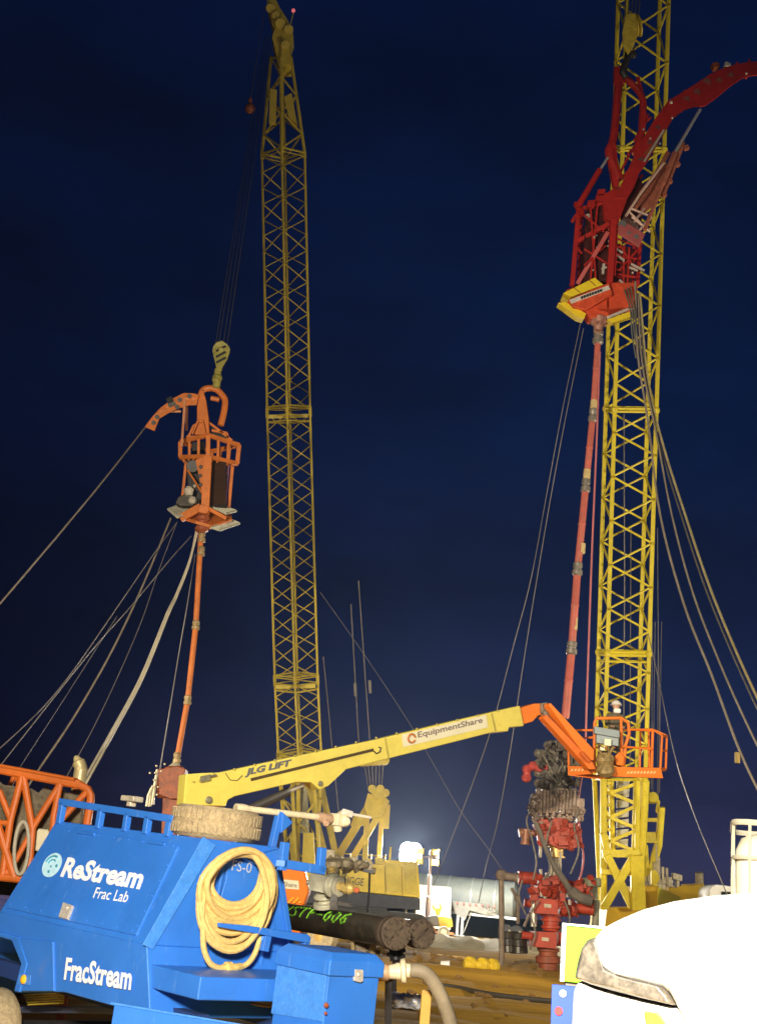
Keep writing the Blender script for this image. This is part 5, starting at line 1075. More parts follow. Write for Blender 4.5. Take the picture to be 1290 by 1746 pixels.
q = MB(); cyl(q, (940, 1560), (938, 1588), 13 * px); cyl(q, (939, 1566), (939, 1571), 16 * px); cyl(q, (938, 1578), (938, 1583), 16 * px); cyl(q, (938, 1558), (938, 1563), 18 * px); q.build('spool', REDV, wl, bevel=.01)
q = MB(); cyl(q, (934, 1616), (933, 1660), 15 * px, 1.2); cyl(q, (933, 1630), (933, 1642), 20 * px); q.build('tree_base', mat('brown_red_base', (.28, .06, .022), .6, var=.4, dirt=(.10, .05, .02), amount=.5, scale=4), wl, bevel=.01)
q = MB()
for x, y in ((921, 1482), (931, 1488), (922, 1520), (928, 1523), (960, 1521), (966, 1521), (970, 1534)): q.tube([PJ(x, y, -.65), PJ(x + 1, y + 9, -.65)], .055, 6)
q.tube([PJ(912, 1512, -.3), PJ(909, 1580, -.3)], .10, 8); q.build('stud', mat('bright_stud', (.62, .58, .50), .35, .5, var=.2), wl)
q = MB(); q.tube(curve([PJ(x, y, -.8) for x, y in [(912, 1402), (920, 1420), (930, 1448), (945, 1478), (960, 1500), (972, 1518), (988, 1530), (1008, 1536)]], 6), [.075] * 18 + [.10] * 12 + [.17] * 13, 10); q.build('flexible_hose', mat('dark_grey_hose', (.13, .11, .09), .7, var=.3, scale=3), wl)
q = MB(); cyl(q, (882, 1497), (850, 1492), .13, 1.25); q.tube([PJ(854, 1488), PJ(855, 1625), PJ(853, 1655)], .09, 8); q.ball(PJ(854, 1492), .2, 8); q.tube([PJ(871, 1514), PJ(883, 1535), PJ(882, 1575)], .06, 6); q.ball(PJ(882, 1532), .12, 8); q.tube([PJ(903, 1556), PJ(893, 1580)], .05, 6); q.build('flow_line', mat('muddy_flow_line', (.20, .15, .11), .6, .1, var=.3, scale=4), wl)
q = MB(); q.prism([PJ(x, y, .5) for x, y in [(984, 1508), (1018, 1500), (1020, 1560), (984, 1560)]], V((0, .5, 0))); q.tube([PJ(1016, 1535, .2), PJ(1014, 1580, .2)], .12, 8); cyl(q, (1008, 1497), (1008, 1512), .3); q.build('side_manifold', mat('grey_green_manifold', (.20, .20, .13), .6, .1, var=.4, scale=4), wl, bevel=.02)
q = MB(); random.seed(44)
def junk(n, x0, x1, y0, y1, smin, smax, dz=(-.75, -.3)):
    for k in range(n):
        x = random.uniform(x0, x1); y = random.uniform(y0, y1); d = random.uniform(*dz); w = random.random()
        if w < .35: q.lathe(PJ(x, y, d), PJ(x + random.uniform(-6, 6), y + random.uniform(-7, 7), d - .08), [(0, smin), (.3, smin), (.35, smax), (.6, smax), (.65, smin), (1, smin)], 8)
        elif w < .7: q.tube([PJ(x, y, d), PJ(x + random.uniform(-9, 9), y + random.uniform(2, 12), d)], random.uniform(.02, .045), 6)
        else: q.box(PJ(x, y, d), V((random.uniform(smin, smax), 0, .02)), V((0, .1, 0)), V((-.02, 0, random.uniform(smin, smax))))
junk(26, 908, 984, 1346, 1394, .05, .11); junk(20, 902, 924, 1358, 1402, .04, .10); junk(18, 970, 992, 1362, 1398, .04, .11)
q.build('flange_fittings', MATS['weathered_iron'], wl, split=True)
q = MB(); junk(30, 916, 986, 1402, 1442, .06, .15, (-.7, -.5)); junk(14, 970, 992, 1410, 1444, .05, .12, (-.6, -.2)); q.build('valve_fittings', MATS['faded_valve_red'], wl)
q = MB(); junk(26, 900, 962, 1494, 1530, .05, .13, (-.75, -.5)); junk(14, 975, 1012, 1498, 1530, .05, .12, (-.5, 0)); junk(10, 952, 985, 1538, 1556, .05, .12, (-.6, -.4)); q.build('cross_fittings', MATS['cross_red'], wl)
q = MB()
for pts in ([(905, 1375), (897, 1400), (906, 1430), (914, 1470), (908, 1500)], [(985, 1380), (978, 1410), (986, 1450), (972, 1490)], [(918, 1535), (905, 1560), (912, 1590), (903, 1620)], [(890, 1500), (884, 1530), (896, 1560)], [(955, 1520), (970, 1560), (968, 1600)], [(940, 1400), (930, 1440), (937, 1480), (925, 1500)]):
    q.tube(curve([PJ(x, y, -.8) for x, y in pts], 5), .03, 6)
q.build('control_line', MATS['grey_mud_hose'], wl)
# drums beside the tree
for k, (x, y, lab) in enumerate(((866, 1608, 'wet dark drum beside the leftmost post of the red valve tree'), (884, 1610, 'wet dark drum nearer to the base of the red valve tree'))):
    dm = thing('drum', PJ(x, y + 14, .3), lab, 'drum', 'drums beside the valve tree')
    q = MB(); q.lathe(PJ(x, y + 16, .3), PJ(x - 1, y - 20, .3), [(0, .26), (.03, .29), (.33, .28), (.35, .30), (.37, .28), (.66, .28), (.68, .30), (.70, .28), (.97, .29), (1, .26)], 18); q.build('shell', mat('wet_black_drum', (.05, .042, .03), .25, .3, var=.5, scale=8), dm)
    q = MB(); q.ball(PJ(x + 2, y - 21, .15), .05, 6); q.build('bung', PALEI, dm)

# ------------------------------------------------------------------ ropes, hoses and guy lines
def line(name, pts, ws, mt, lab, cat, group, sm=6):
    p3 = [P(x, y, D) for x, y, D in pts]; c = curve(p3, sm); Dm = sum(p[2] for p in pts) / len(pts)
    if lab is None: lab = name
    q = MB(); q.tube(c, ws * Dm / F / 2, 6); return single(name, q, mt, p3[-1], lab, cat, group)
GL = 'guy ropes and hoses from the left injector'
line('coiled_tubing', [(249, 727, 51), (180, 815, 46), (100, 912, 42), (0, 1030, 38), (-80, 1125, 35)], 3.0, HOSEG, 'bare steel tubing running from the left gooseneck down out of the picture', 'tubing', None)
line('hose', [(291, 884, 51), (262, 955, 49), (225, 1040, 47), (183, 1125, 45), (125, 1225, 43), (60, 1322, 41), (20, 1390, 40)], 3.6, HOSEG, 'grey hose falling from the left injector deck to the middle of the orange frame top', 'hose', GL)
line('guy_rope', [(300, 893, 51), (262, 945, 49), (190, 1050, 47), (120, 1150, 45), (60, 1220, 43), (-40, 1312, 41)], 1.7, WIRE, 'thin rope from the left injector deck meeting the left picture edge highest', 'rope', GL)
line('guy_rope', [(326, 914, 51), (290, 954, 49), (225, 1032, 47), (160, 1105, 45), (80, 1205, 43), (-30, 1345, 41)], 1.7, WIRE, 'thin rope crossing the grey hose and reaching the left edge lower down', 'rope', GL)
line('guy_rope', [(302, 890, 51), (270, 975, 49), (243, 1055, 47), (205, 1145, 45), (160, 1240, 43), (108, 1335, 41)], 1.5, WIRE, 'thin rope between the grey hose and the pale hose bundle, ending at the frame corner', 'rope', GL)
line('guy_rope', [(200, 1050, 47), (130, 1160, 45), (85, 1230, 43), (28, 1318, 41)], 1.0, mat('dim_wire', (.15, .14, .14), .6), 'faintest rope, left of the grey hose above the orange frame', 'rope', GL)
for k, lab in ((0, 'pale hose on the left of the pair dropping behind the bent exhaust stack'), (1, 'pale hose on the right of the pair dropping behind the bent exhaust stack')):
    line('hose', [(337 - k * 2, 905, 51), (322 + k, 960, 50), (300 + k * 2, 1015, 49), (284 + k * 3, 1048, 48), (240 + k * 4, 1155, 46), (190 + k * 5, 1248, 44), (144 + k * 6, 1330, 42), (125 + k * 5, 1370, 42)], 4.2, mat('pale_hose', (.50, .45, .34), .6, var=.15), lab, 'hose', GL)
line('guy_rope', [(333, 945, 51), (318, 1040, 50), (305, 1115, 50), (288, 1220, 49), (273, 1310, 49), (268, 1345, 49)], 1.8, WIRE, 'rope just left of the thin orange riser, down to the rusty preventer', 'rope', GL)
GR = 'guy ropes and hoses from the red injector'
line('guy_rope', [(990, 545, 49), (958, 700, 48), (930, 850, 48), (905, 985, 47), (875, 1100, 47), (830, 1265, 46), (762, 1450, 46), (735, 1520, 46)], 1.5, WIRE, 'left of two thin ropes crossing the yellow lift boom near its tip', 'rope', GR)
line('guy_rope', [(994, 560, 49), (962, 720, 48), (934, 872, 48), (898, 1090, 47), (870, 1275, 46), (848, 1400, 46), (830, 1470, 46), (815, 1540, 46)], 1.6, WIRE, 'right of two thin ropes crossing the yellow lift boom near its tip', 'rope', GR)
line('guy_rope', [(546, 1010, 69), (620, 1115, 67), (705, 1245, 64), (780, 1375, 61), (830, 1445, 60), (870, 1505, 59)], 1.2, WIRE, 'thin line slanting right from the dim crane boom past the cream decal', 'rope', None)
line('hose', [(1082, 480, 48), (1086, 600, 47), (1104, 720, 46), (1125, 880, 44), (1165, 1030, 42), (1212, 1150, 40), (1260, 1280, 38), (1310, 1385, 37)], 4.0, HOSEG, 'grey hose nearest the right crane boom, sweeping down to the right', 'hose', GR)
line('hose', [(1086, 500, 48), (1094, 620, 47), (1118, 740, 46), (1145, 880, 44), (1180, 1010, 42), (1226, 1130, 40), (1275, 1240, 38), (1325, 1340, 37)], 3.4, HOSEG, 'grey hose in the middle of the sweep right of the crane boom', 'hose', GR)
line('hose', [(1090, 500, 48), (1104, 650, 47), (1130, 760, 46), (1168, 880, 44), (1205, 990, 42), (1245, 1090, 40), (1290, 1190, 38), (1340, 1290, 37)], 4.4, mat('yellow_grey_hose', (.36, .30, .14), .6, var=.25), 'outermost yellowish hose of the sweep right of the crane boom', 'hose', GR)
line('hose', [(1088, 500, 48), (1100, 640, 47), (1126, 765, 46), (1162, 884, 44), (1199, 996, 42), (1241, 1100, 40), (1288, 1204, 38), (1340, 1310, 37)], 3.0, mat('dark_hose_line', (.10, .09, .07), .6, var=.25), 'dark hose lying against the outermost yellowish hose', 'hose', GR)
line('guy_rope', [(1104, 1080, 58), (1120, 1150, 57), (1150, 1290, 55), (1185, 1395, 54), (1228, 1500, 53), (1245, 1540, 53)], 1.7, WIRE, 'thin rope from the right crane boom to the totes behind the bonnet', 'rope', GR)
line('guy_rope', [(1120, 900, 60), (1121, 1050, 60), (1123, 1200, 60), (1124, 1300, 60), (1124, 1350, 61)], 1.0, MATS['dim_wire'], 'faint upright rope just right of the crane boom above the basket', 'rope', GR)
line('hose', [(1022, 600, 46.8), (1016, 760, 46), (1008, 950, 45), (1000, 1180, 44), (996, 1290, 43.5), (986, 1360, 43), (988, 1420, 43), (994, 1460, 43), (990, 1490, 43), (981, 1512, 43)], 3.6, mat('pink_hose', (.48, .14, .15), .5, var=.15), 'pink hose hanging beside the red riser down to the valve tree', 'hose', GR)
line('hose', [(980, 1370, 43), (983, 1395, 43), (982, 1415, 43)], 3.6, MATS['pink_hose'], 'short pink hose loop beside the red valve block', 'hose', GR)
wgt = single('line_weight', MB().box(P(1256, 1292, 38.2), V((.07, 0, 0)), V((0, .07, 0)), V((0, 0, .16))), mat('yellow_line_weight', (.45, .33, .10), .6), P(1256, 1303, 38.2), 'small yellow block tied on the grey hose near the right edge', 'weight', bevel=.02)

# ------------------------------------------------------------------ orange truss frame at the left edge
def O(x, y, d=0): return PY(x, y, 15.0 + d)
of = thing('truss_frame', O(40, 1560).xy.to_3d(), 'orange tube truss frame with dusty grey backing at the left edge', 'frame')
q = MB(); rr = .040
def ot(pts, r=rr, d=0): q.tube([O(*p, d) for p in pts], r, 10)
ot([(-150, 1291), (0, 1313), (100, 1332), (138, 1339), (150, 1346), (155, 1356), (154, 1372), (146, 1420), (140, 1500), (136, 1600)], .046)
ot([(38, 1322), (18, 1400), (4, 1498)]); ot([(40, 1322), (56, 1414), (48, 1500)]); ot([(103, 1336), (56, 1412)], .036); ot([(103, 1336), (92, 1390), (84, 1500)], .036); ot([(0, 1350), (19, 1398)], .036); ot([(-40, 1300), (0, 1352)], .036); ot([(-5, 1402), (26, 1500)], .046)
ot([(0, 1402), (19, 1404)], .03); ot([(151, 1347), (104, 1398)], .036); ot([(50, 1425), (26, 1470)], .03); ot([(-150, 1480), (30, 1498), (140, 1512)], .046)
for s in (0,):
    ot([(-150, 1285), (0, 1308), (130, 1332)], .04, 1.2); ot([(130, 1332), (126, 1500)], .04, 1.2); ot([(30, 1313), (50, 1500)], .035, 1.2); ot([(-100, 1300), (-60, 1500), (30, 1313)], .035, 1.2)
ot([(138, 1339), (130, 1332, )], .04) 
q.tube([O(150, 1346), O(130, 1332, 1.2)], .04, 8); q.tube([O(-20, 1310), O(-20, 1304, 1.2)], .04, 8)
for x in (-140, 138):
    a = O(x, 1505); q.tube([a, V((a.x, a.y, 0))], .05, 8); a = O(x, 1505, 1.2); q.tube([a, V((a.x, a.y, 0))], .05, 8)
q.prism([O(x, y, -.02) for x, y in [(20, 1480), (28, 1496), (6, 1500), (2, 1486)]], V((0, .04, 0)))
q.build('truss', mat('frame_orange', (.66, .14, .012), .5, var=.15, dirt=(.4, .12, .02), amount=.25, scale=3), of)
q = MB(); random.seed(8)
xs_ = [-150 + i * 12 for i in range(25)]
q.prism([O(x, 1330 + (x - 20) * .13 + random.choice([0, 2, 3, 10, 16]), .55) for x in xs_] + [O(x, 1500, .55) for x in xs_[::-1]], V((0, .05, 0)))
q.build('backing_panel', DUSTY, of)
q = MB(); q.prism([O(x, y, .25) for x, y in [(63, 1412), (84, 1414), (80, 1455), (56, 1450)]], V((0, .2, 0))); q.build('control_box', mat('beige_box', (.68, .60, .38), .5, var=.08), of, bevel=.02)
lp = MB(); lp.tube([O(37 + 12 * math.cos(a) + 3 * math.sin(a), 1446 - 45 * math.sin(a), -.1) for a in [2 * math.pi * i / 28 for i in range(28)]], .020, 8, closed=True)
single('hose_loop', lp, mat('dirty_white_hose', (.45, .40, .29), .6, var=.2), O(37, 1400, -.1), 'grey white hose loop hung on the orange truss frame', 'hose')
ex = thing('diesel_engine', O(125, 1500, 1.9).xy.to_3d(), 'engine behind the orange frame, its bent tan exhaust stack poking up', 'engine')
q = MB(); q.tube(curve([O(x, y, 1.6) for x, y in [(128, 1500), (131, 1400), (134, 1342), (137, 1322), (138, 1310), (134, 1299), (129, 1289)]], 5), [.085] * 20 + [.08] * 6 + [.06, .05, .045, .035, .02], 12); q.build('exhaust_stack', mat('tan_exhaust', (.58, .46, .22), .4, .3, var=.25, scale=6), ex)
q = MB(); a = O(60, 1500, 2.1); q.abox((a.x, a.y, .9), 1.6, .8, 1.0); q.abox((a.x, a.y, .3), 1.9, 1.0, .2)
for k in range(4): q.abox((a.x - .6 + .4 * k, a.y - .1, 1.45), .3, .5, .18)
q.build('engine_block', BLACKI, ex, bevel=.03)

# ------------------------------------------------------------------ steel flow manifold with painted number
mf = thing('pipe_manifold', P(600, 1640, 12.8).xy.to_3d(), 'dark oily pipe manifold with green spray painted writing and bolted end caps', 'pipe manifold')
def man_axis(a, b, r, caps, mt):
    q = MB(); q.lathe(a, b, [(0, r), (1, r)], 32); po = q.build('pipe', mt, mf); t = (b - a).normalized()
    q = MB(); q.lathe(b - t * .10, b + t * .05, [(0, r), (0, caps), (.42, caps), (.43, caps * .9), (.5, caps * .9), (.51, caps), (.95, caps), (1, caps * .94), (1, r * .3), (.96, r * .1)], 28)
    fo_ = q.build('end_cap', RUSTF, mf); q = MB(); e1 = t.orthogonal().normalized(); e2 = t.cross(e1)
    for k in range(12): c_ = b + (e1 * math.cos(k * math.pi / 6) + e2 * math.sin(k * math.pi / 6)) * caps * .82; q.lathe(c_ - t * .14, c_ + t * .085, [(0, .009), (.9, .009), (.91, .013), (1, .013)], 6)
    q.build('stud_ring', RUSTF, fo_); return po
pa_, pb_ = P(430, 1553, 15.4), P(672, 1591, 12.0)
pr_ = .132
mp = man_axis(pa_, pb_, pr_, .150, RUSTD)
sh2 = P(716, 1592, 12.7) - pb_
mp2 = man_axis(pa_ + sh2, pb_ + sh2, .118, .140, mat('pale_glossy_pipe', (.40, .37, .32), .3, .3, var=.3, dirt=(.12, .1, .08), amount=.4, scale=5))  # pale colour stands in for the lamp's glint along the top
# spray painted strokes wrapped on the pipe
ta = (pb_ - pa_).normalized(); La = (pb_ - pa_).length
cv = (C - (pa_ + pb_) / 2); e1 = (cv - ta * cv.dot(ta)).normalized(); e2 = ta.cross(e1); e2 = e2 if e2.z > 0 else -e2
def axis_s(x):                                   # distance along the pipe whose axis shows at photo column x
    lo_, hi_ = 0, La
    for _ in range(40):
        mi = (lo_ + hi_) / 2; v = pa_ + ta * mi - C; xx = 645 + F * v.dot(RT) / v.dot(FW)
        if xx < x: lo_ = mi
        else: hi_ = mi
    return lo_
def on_pipe(s, h): a = h / pr_; return pa_ + ta * s + (e1 * math.cos(a) + e2 * math.sin(a)) * (pr_ + .002)
GL_ = {'W': [[(0, 1), (.2, 0), (.5, .75), (.75, 0), (1.05, 1)]], 'S': [[(1, .95), (.35, 1), (.1, .75), (.75, .45), (.8, .12), (.4, 0), (-.05, .1)]], 'T': [[(-.1, 1), (1.0, 1)], [(.5, 1), (.3, 0)]], 'P': [[(.1, 0), (.3, 1), (.9, .95), (1, .65), (.2, .45)]], '-': [[(0, .5), (.9, .5)]],
       '0': [[(.5, 1), (.1, .6), (.1, .2), (.45, 0), (.85, .3), (.95, .8), (.5, 1)]], '6': [[(.95, 1), (.4, .8), (.1, .3), (.4, 0), (.85, .15), (.8, .5), (.2, .4)]]}
q = MB(); xs0, xs1 = 499, 612; word = 'WSTP-006'; wch = (xs1 - xs0) / len(word)
for k, ch in enumerate(word):
    s0, s1 = axis_s(xs0 + k * wch), axis_s(xs0 + k * wch + wch * .72)
    for stroke in GL_[ch]:
        den = []
        for i in range(len(stroke) - 1):
            for j in range(4): den.append((stroke[i][0] + (stroke[i + 1][0] - stroke[i][0]) * j / 4, stroke[i][1] + (stroke[i + 1][1] - stroke[i][1]) * j / 4))
        den.append(stroke[-1]); 
        q.tube([on_pipe(s0 + (s1 - s0) * u, .012 + .115 * v) for u, v in den], [.0085 + .002 * math.sin(i * 1.7 + k) for i in range(len(den))], 6)
q.build('spray_lettering', SPRAY, mp)
def M(x, y, D=13.2): return P(x, y, D)
q = MB(); q.box(M(546, 1506), V((.085, -.03, -.01)), V((.03, .08, 0)), V((0, 0, .085))); q.lathe(M(552, 1522), M(554, 1548), [(0, .07), (.2, .11), (.35, .11), (.4, .07), (.6, .07), (.65, .12), (.95, .12), (1, .08)], 18); q.lathe(M(533, 1505), M(522, 1504), [(0, .03), (1, .03)], 8)
q.lathe(M(562, 1508, 13.0), M(580, 1512, 12.9), [(0, .08), (.1, .12), (.4, .12), (.5, .07), (.7, .07), (.72, .10), (1, .10)], 16); q.build('valve', mat('bone_valve', (.58, .54, .38), .45, .1, var=.25, dirt=(.4, .3, .14), amount=.35, scale=9), mf, bevel=.008)
q = MB(); q.lathe(M(578, 1511, 12.9), M(603, 1516, 12.8), [(0, .045), (.4, .045), (.45, .06), (.8, .06), (1, .03)], 10); q.ball(M(607, 1517, 12.8), .026, 8)
q.lathe(M(568, 1496, 13.2), M(564, 1478, 13.2), [(0, .03), (.4, .045), (.6, .03), (1, .04)], 10); q.build('valve_stem', BRASS, mf, split=True)
q = MB(); q.ball(M(608, 1518, 12.78), .030, 8); q.build('red_knob', mat('salmon_knob', (.70, .16, .07), .5), mf)
q = MB(); po = [(562, 1552), (562, 1532), (565, 1525), (570, 1524), (575, 1528), (575, 1552)]; q.prism([M(x, y, 12.7) for x, y in po], V((0, .03, 0))); q.tube([M(575, 1540, 12.8), M(600, 1544, 12.9)], .02, 6); q.build('lifting_lug', GREYI, mf, bevel=.004)
q = MB(); q.lathe(M(568, 1534, 12.69), M(568, 1534, 12.68), [(0, .018), (1, .018)], 10); q.build('lug_hole', BLACKT, mf)
random.seed(31)
q = MB()
for k in range(26):
    x = random.uniform(550, 628); y = 1460 + (x - 556) * .14 + random.uniform(-3, 20 if x < 578 else 9)
    if k % 3: q.lathe(M(x, y, 13.4), M(x + random.uniform(-10, 10), y + random.uniform(3, 12), 13.4), [(0, .03), (.4, .05), (.6, .03), (1, .045)], 8)
    else: q.box(M(x, y, 13.5), V((random.uniform(.03, .08), 0, random.uniform(-.02, .02))), V((0, .05, 0)), V((0, 0, random.uniform(.03, .07))))
q.tube([M(555, 1465, 13.5), M(600, 1476, 13.5), M(640, 1486, 13.5)], .035, 8); q.lathe(M(567, 1466, 13.3), M(568, 1500, 13.3), [(0, .09), (.3, .10), (.35, .07), (1, .07)], 12); q.lathe(M(592, 1468, 13.4), M(590, 1484, 13.3), [(0, .06), (.5, .08), (1, .05)], 10)
q.build('valve_cluster', mat('muddy_valve_cluster', (.34, .27, .16), .6, .15, var=.45, dirt=(.14, .10, .05), amount=.5, scale=9), mf, bevel=.006)
q = MB(); q.tube([M(630, 1488, 13.0), M(629, 1520, 12.9), M(626, 1556, 12.8)], .012, 6); q.bar(M(620, 1484, 12.9), M(636, 1487, 12.9), .03, .03); q.tube([M(586, 1478, 12.8), M(588, 1505, 12.8), M(592, 1530, 12.8)], .004, 5); q.build('sampling_line', BLACKT, mf)
q = MB()
for x, y, D in ((617, 1598, 12.9), (500, 1590, 14.6)):
    a = M(x, y, D); q.bar(a, V((a.x, a.y, 0)), .10, .08); q.abox((a.x, a.y, .02), .3, .3, .03)
q.build('stand', mat('brown_steel_stand', (.16, .11, .06), .6, .1, var=.3), mf, split=True)
q = MB()
for k in range(26):
    x = random.uniform(598, 645); y = random.uniform(1594, 1632); q.lathe(M(x, y, 12.9), M(x + random.uniform(-5, 5), y + random.uniform(5, 12), 12.9), [(0, .02), (.4, .035), (.6, .022), (1, .03)], 8)
q.tube([M(634, 1592, 12.8), M(636, 1640, 12.8)], .03, 8); q.tube([M(600, 1600, 12.8), M(604, 1660, 12.8)], .02, 8); q.build('drain_valve', mat('tan_small_valves', (.40, .30, .14), .5, .2, var=.4, dirt=(.12, .08, .04), amount=.4, scale=14), mf)
q = MB()
for k in range(18):
    x = random.uniform(664, 690); y = random.uniform(1612, 1640); q.ball(M(x, y, 12.3), random.uniform(.015, .04), 6)
q.lathe(M(676, 1622, 12.3), M(672, 1660, 12.3), [(0, .03), (.3, .05), (.5, .03), (.8, .045), (1, .03)], 10); q.tube([M(672, 1655, 12.3), M(671, 1720, 12.3)], .022, 8); q.tube([M(690, 1620, 12.4), M(660, 1628, 12.3)], .02, 6); q.build('drain_stub', BLACKI, mf)

# hose and fitting on the tongue side
hf = thing('suction_hose', P(760, 1746, 9.2), 'thick grey hose with a cream coupling bending down right of the blue toolbox', 'hose')
def S(x, y, D=9.6): return P(x, y, D)
q = MB(); q.tube(curve([S(x, y) for x, y in [(698, 1654), (716, 1656), (730, 1664), (744, 1684), (755, 1708), (766, 1740), (776, 1790), (782, 1850)]], 6), .053, 14); q.build('hose', mat('grey_ribbed_hose', (.24, .19, .12), .65, var=.3, scale=5), hf)
q = MB(); q.lathe(S(664, 1657), S(700, 1655), [(0, .05), (.3, .055), (.32, .06), (.5, .06), (.55, .085), (.75, .09), (.8, .05), (1, .05)], 16); q.ball(S(690, 1646), .025, 6); q.build('coupling', CREAM, hf)
q = MB(); q.lathe(S(640, 1660), S(666, 1657), [(0, .055), (.7, .06), (1, .045)], 12); q.build('pipe_stub', mat('salmon_stub', (.50, .30, .16), .5, var=.2), hf)
q = MB(); q.bar(S(662, 1668, 9.7), S(661, 1790, 9.7), .05, .05); q.bar(S(648, 1668, 9.7), S(670, 1668, 9.7), .04, .04); a = S(661, 1790, 9.7); q.bar(a, V((a.x, a.y, 0)), .05, .05); q.build('stand', BLACKI, hf)
pt = S(727, 1688, 9.9); q = MB(); q.abox((pt.x, pt.y, pt.z / 2), .075, .075, pt.z); q.abox((pt.x + .09, pt.y + .05, pt.z / 2 - .25), .2, .05, .07)
single('timber_post', q, mat('ochre_timber', (.55, .30, .05), .7, var=.2, scale=7), (pt.x, pt.y, 0), 'ochre square post standing behind the thick grey hose', 'post', bevel=.006)
random.seed(2); bg_ = MB(); c_ = PY(690, 1706, 11.2)
for kx in (-.07, .01, .08):
    lum = []
    for i in range(7):
        lat_ = math.pi * i / 6
        for k in range(10): a = .628 * k; r_ = random.uniform(.045, .085); lum.append(c_ + V((kx, 0, -.01 * kx)) + V((math.sin(lat_) * math.cos(a) * r_ * 1.1, math.sin(lat_) * math.sin(a) * r_, math.cos(lat_) * r_ * .8)))
    bg_.add(lum, [(i * 10 + k, i * 10 + (k + 1) % 10, i * 10 + 10 + (k + 1) % 10, i * 10 + 10 + k) for i in range(6) for k in range(10)])
single('plastic_wrap', bg_, mat('shiny_plastic', (.55, .56, .60), .12, .35, var=.6, scale=20), c_, 'crumpled shiny plastic lying in the mud behind the toolbox', 'plastic sheet', smooth=False)
q = MB(); gz = [PY(x, y, Y) for x, y, Y in ((735, 1655, 28), (780, 1656, 27.6), (830, 1662, 26.5), (900, 1668, 26), (960, 1672, 26))]
q.tube(curve([V((p.x, p.y, .05)) for p in gz], 6), .05, 8); single('ground_hose', q, mat('dark_ground_hose', (.06, .05, .035), .6), (gz[0].x, gz[0].y, 0), 'dark hose lying across the ochre mud below the yellow valve', 'hose')
yv = PY(815, 1634, 34); yv = V((yv.x, yv.y, .28)); vb = thing('yellow_valve', (yv.x, yv.y, 0), 'yellow dumbbell shaped valve lying on the ochre mud', 'valve')
q = MB()
for x in (-.26, .05, .30): q.lathe(yv + V((x, -.1, 0)), yv + V((x + .12, .0, 0)), [(0, .10), (.1, .19), (.9, .19), (1, .1)], 14)
q.lathe(yv + V((-.35, -.1, 0)), yv + V((.42, 0, 0)), [(0, .11), (1, .11)], 12); q.abox(yv + V((.1, 0, -.22)), .75, .3, .12); q.build('valve_body', mat('mud_yellow', (.60, .42, .02), .55, var=.25, scale=6), vb, bevel=.01)

def gpt(x, y):                                  # where a photo point meets the mud
    r = ray(x, y); k = -C.z / r.z; return C + r * k
p_ = gpt(746, 1631); q = MB(); q.bar(p_ + V((-.9, .2, .05)), p_ + V((.9, -.1, .05)), .06, .3); single('plank', q, mat('pale_plank', (.55, .36, .12), .8, var=.2, scale=8), p_, 'pale plank lying flat on the ochre mud behind the pipe end caps', 'plank')
p_ = gpt(757, 1650); q = MB(); q.lathe(p_ + V((-.10, 0, .09)), p_ + V((.14, -.05, .10)), [(0, .07), (.02, .08), (1, .10), (1, .09)], 14); single('paper_cup', q, mat('white_paper', (.8, .8, .78), .6), p_, 'white cup lying on the ochre mud left of the yellow valve', 'cup')

# ------------------------------------------------------------------ far row: light towers, white cabin, tank trailer
K = 77.0
lt0 = thing('light_tower', P(700, 1590, K).xy.to_3d(), 'blazing floodlight tower just right of the yellow crane house', 'light tower', 'floodlight towers')
hc_ = P(700, 1456, K)
q = MB(); q.tube([V((hc_.x, hc_.y + .5, 0)), V((hc_.x, hc_.y + .5, hc_.z))], .08, 8); q.tube([hc_ + V((-.6, .4, 0)), hc_ + V((.6, .4, 0))], .05, 6); q.abox((hc_.x, hc_.y + .5, .6), 1.2, 1.6, .9); q.build('mast', BLACKI, lt0)
for sx in (-1, 1):
    for sz in (-1, 1):
        c_ = hc_ + V((sx * .20, 0, sz * .20)); q = MB(); q.lathe(c_ + V((0, .3, 0)), c_, [(0, .15), (.6, .42), (1, .45)], 16); h_ = q.build('lamp_head', CRANE, lt0)
        q = MB(); q.lathe(c_ - V((0, .005, 0)), c_ - V((0, .06, 0)), [(0, .45), (.6, .41), (1, .2)], 16); q.build('lamp', mat('lit_lamp', (1, 1, 1), .3, emit=((1, .97, .90), 120)), h_)
flood('floodlight', hc_ + V((1.5, -4.5, .2)), hc_ + V((6, -1.5, -5)), 15000, (1, .96, .86), 140, .4, .6)  # added lamp with no fixture, set forward to brighten the cabin, bank and tank
flood('floodlight', hc_ + V((0, -.6, 0)), (2, 30, -6), 26000, (1, .96, .88), 85, .45, .5)
lt1 = thing('light_tower', P(730, 1592, 73).xy.to_3d(), 'light tower with four small yellow lamp heads before the white cabin', 'light tower', 'floodlight towers')
q = MB(); a = P(735, 1450, 73); b = P(727, 1592, 73); q.lathe(b, a, [(0, .16), (.45, .16), (.46, .12), (.7, .12), (.71, .08), (1, .07)], 10); q.bar(P(714, 1461, 73), P(748, 1462, 73), .09, .09); q.build('mast', mat('brown_grey_mast', (.16, .12, .13), .5, .2), lt1)
for x, y in ((717, 1451), (715, 1468), (742, 1453), (741, 1471)):
    c_ = P(x, y, 72.8); q = MB(); q.loft([[c_ + V((sx * r_, dy, sz * r_ * .85)) for sx, sz in ((-1, -1), (1, -1), (1, 1), (-1, 1))] for r_, dy in ((.18, .0), (.20, .06), (.12, .3))]); h_ = q.build('lamp_head', CRANE, lt1, bevel=.01)
    q = MB(); q.abox(c_ - V((0, .012, 0)), .26, .02, .22); q.build('lamp_glass', mat('yellow_lamp_glass', (.8, .7, .3), .3, emit=((1, .80, .25), .9)), h_)  # unlit lamp: the big lamp's light on it put in as glow
def X(x, y, D=72): return P(x, y, D)
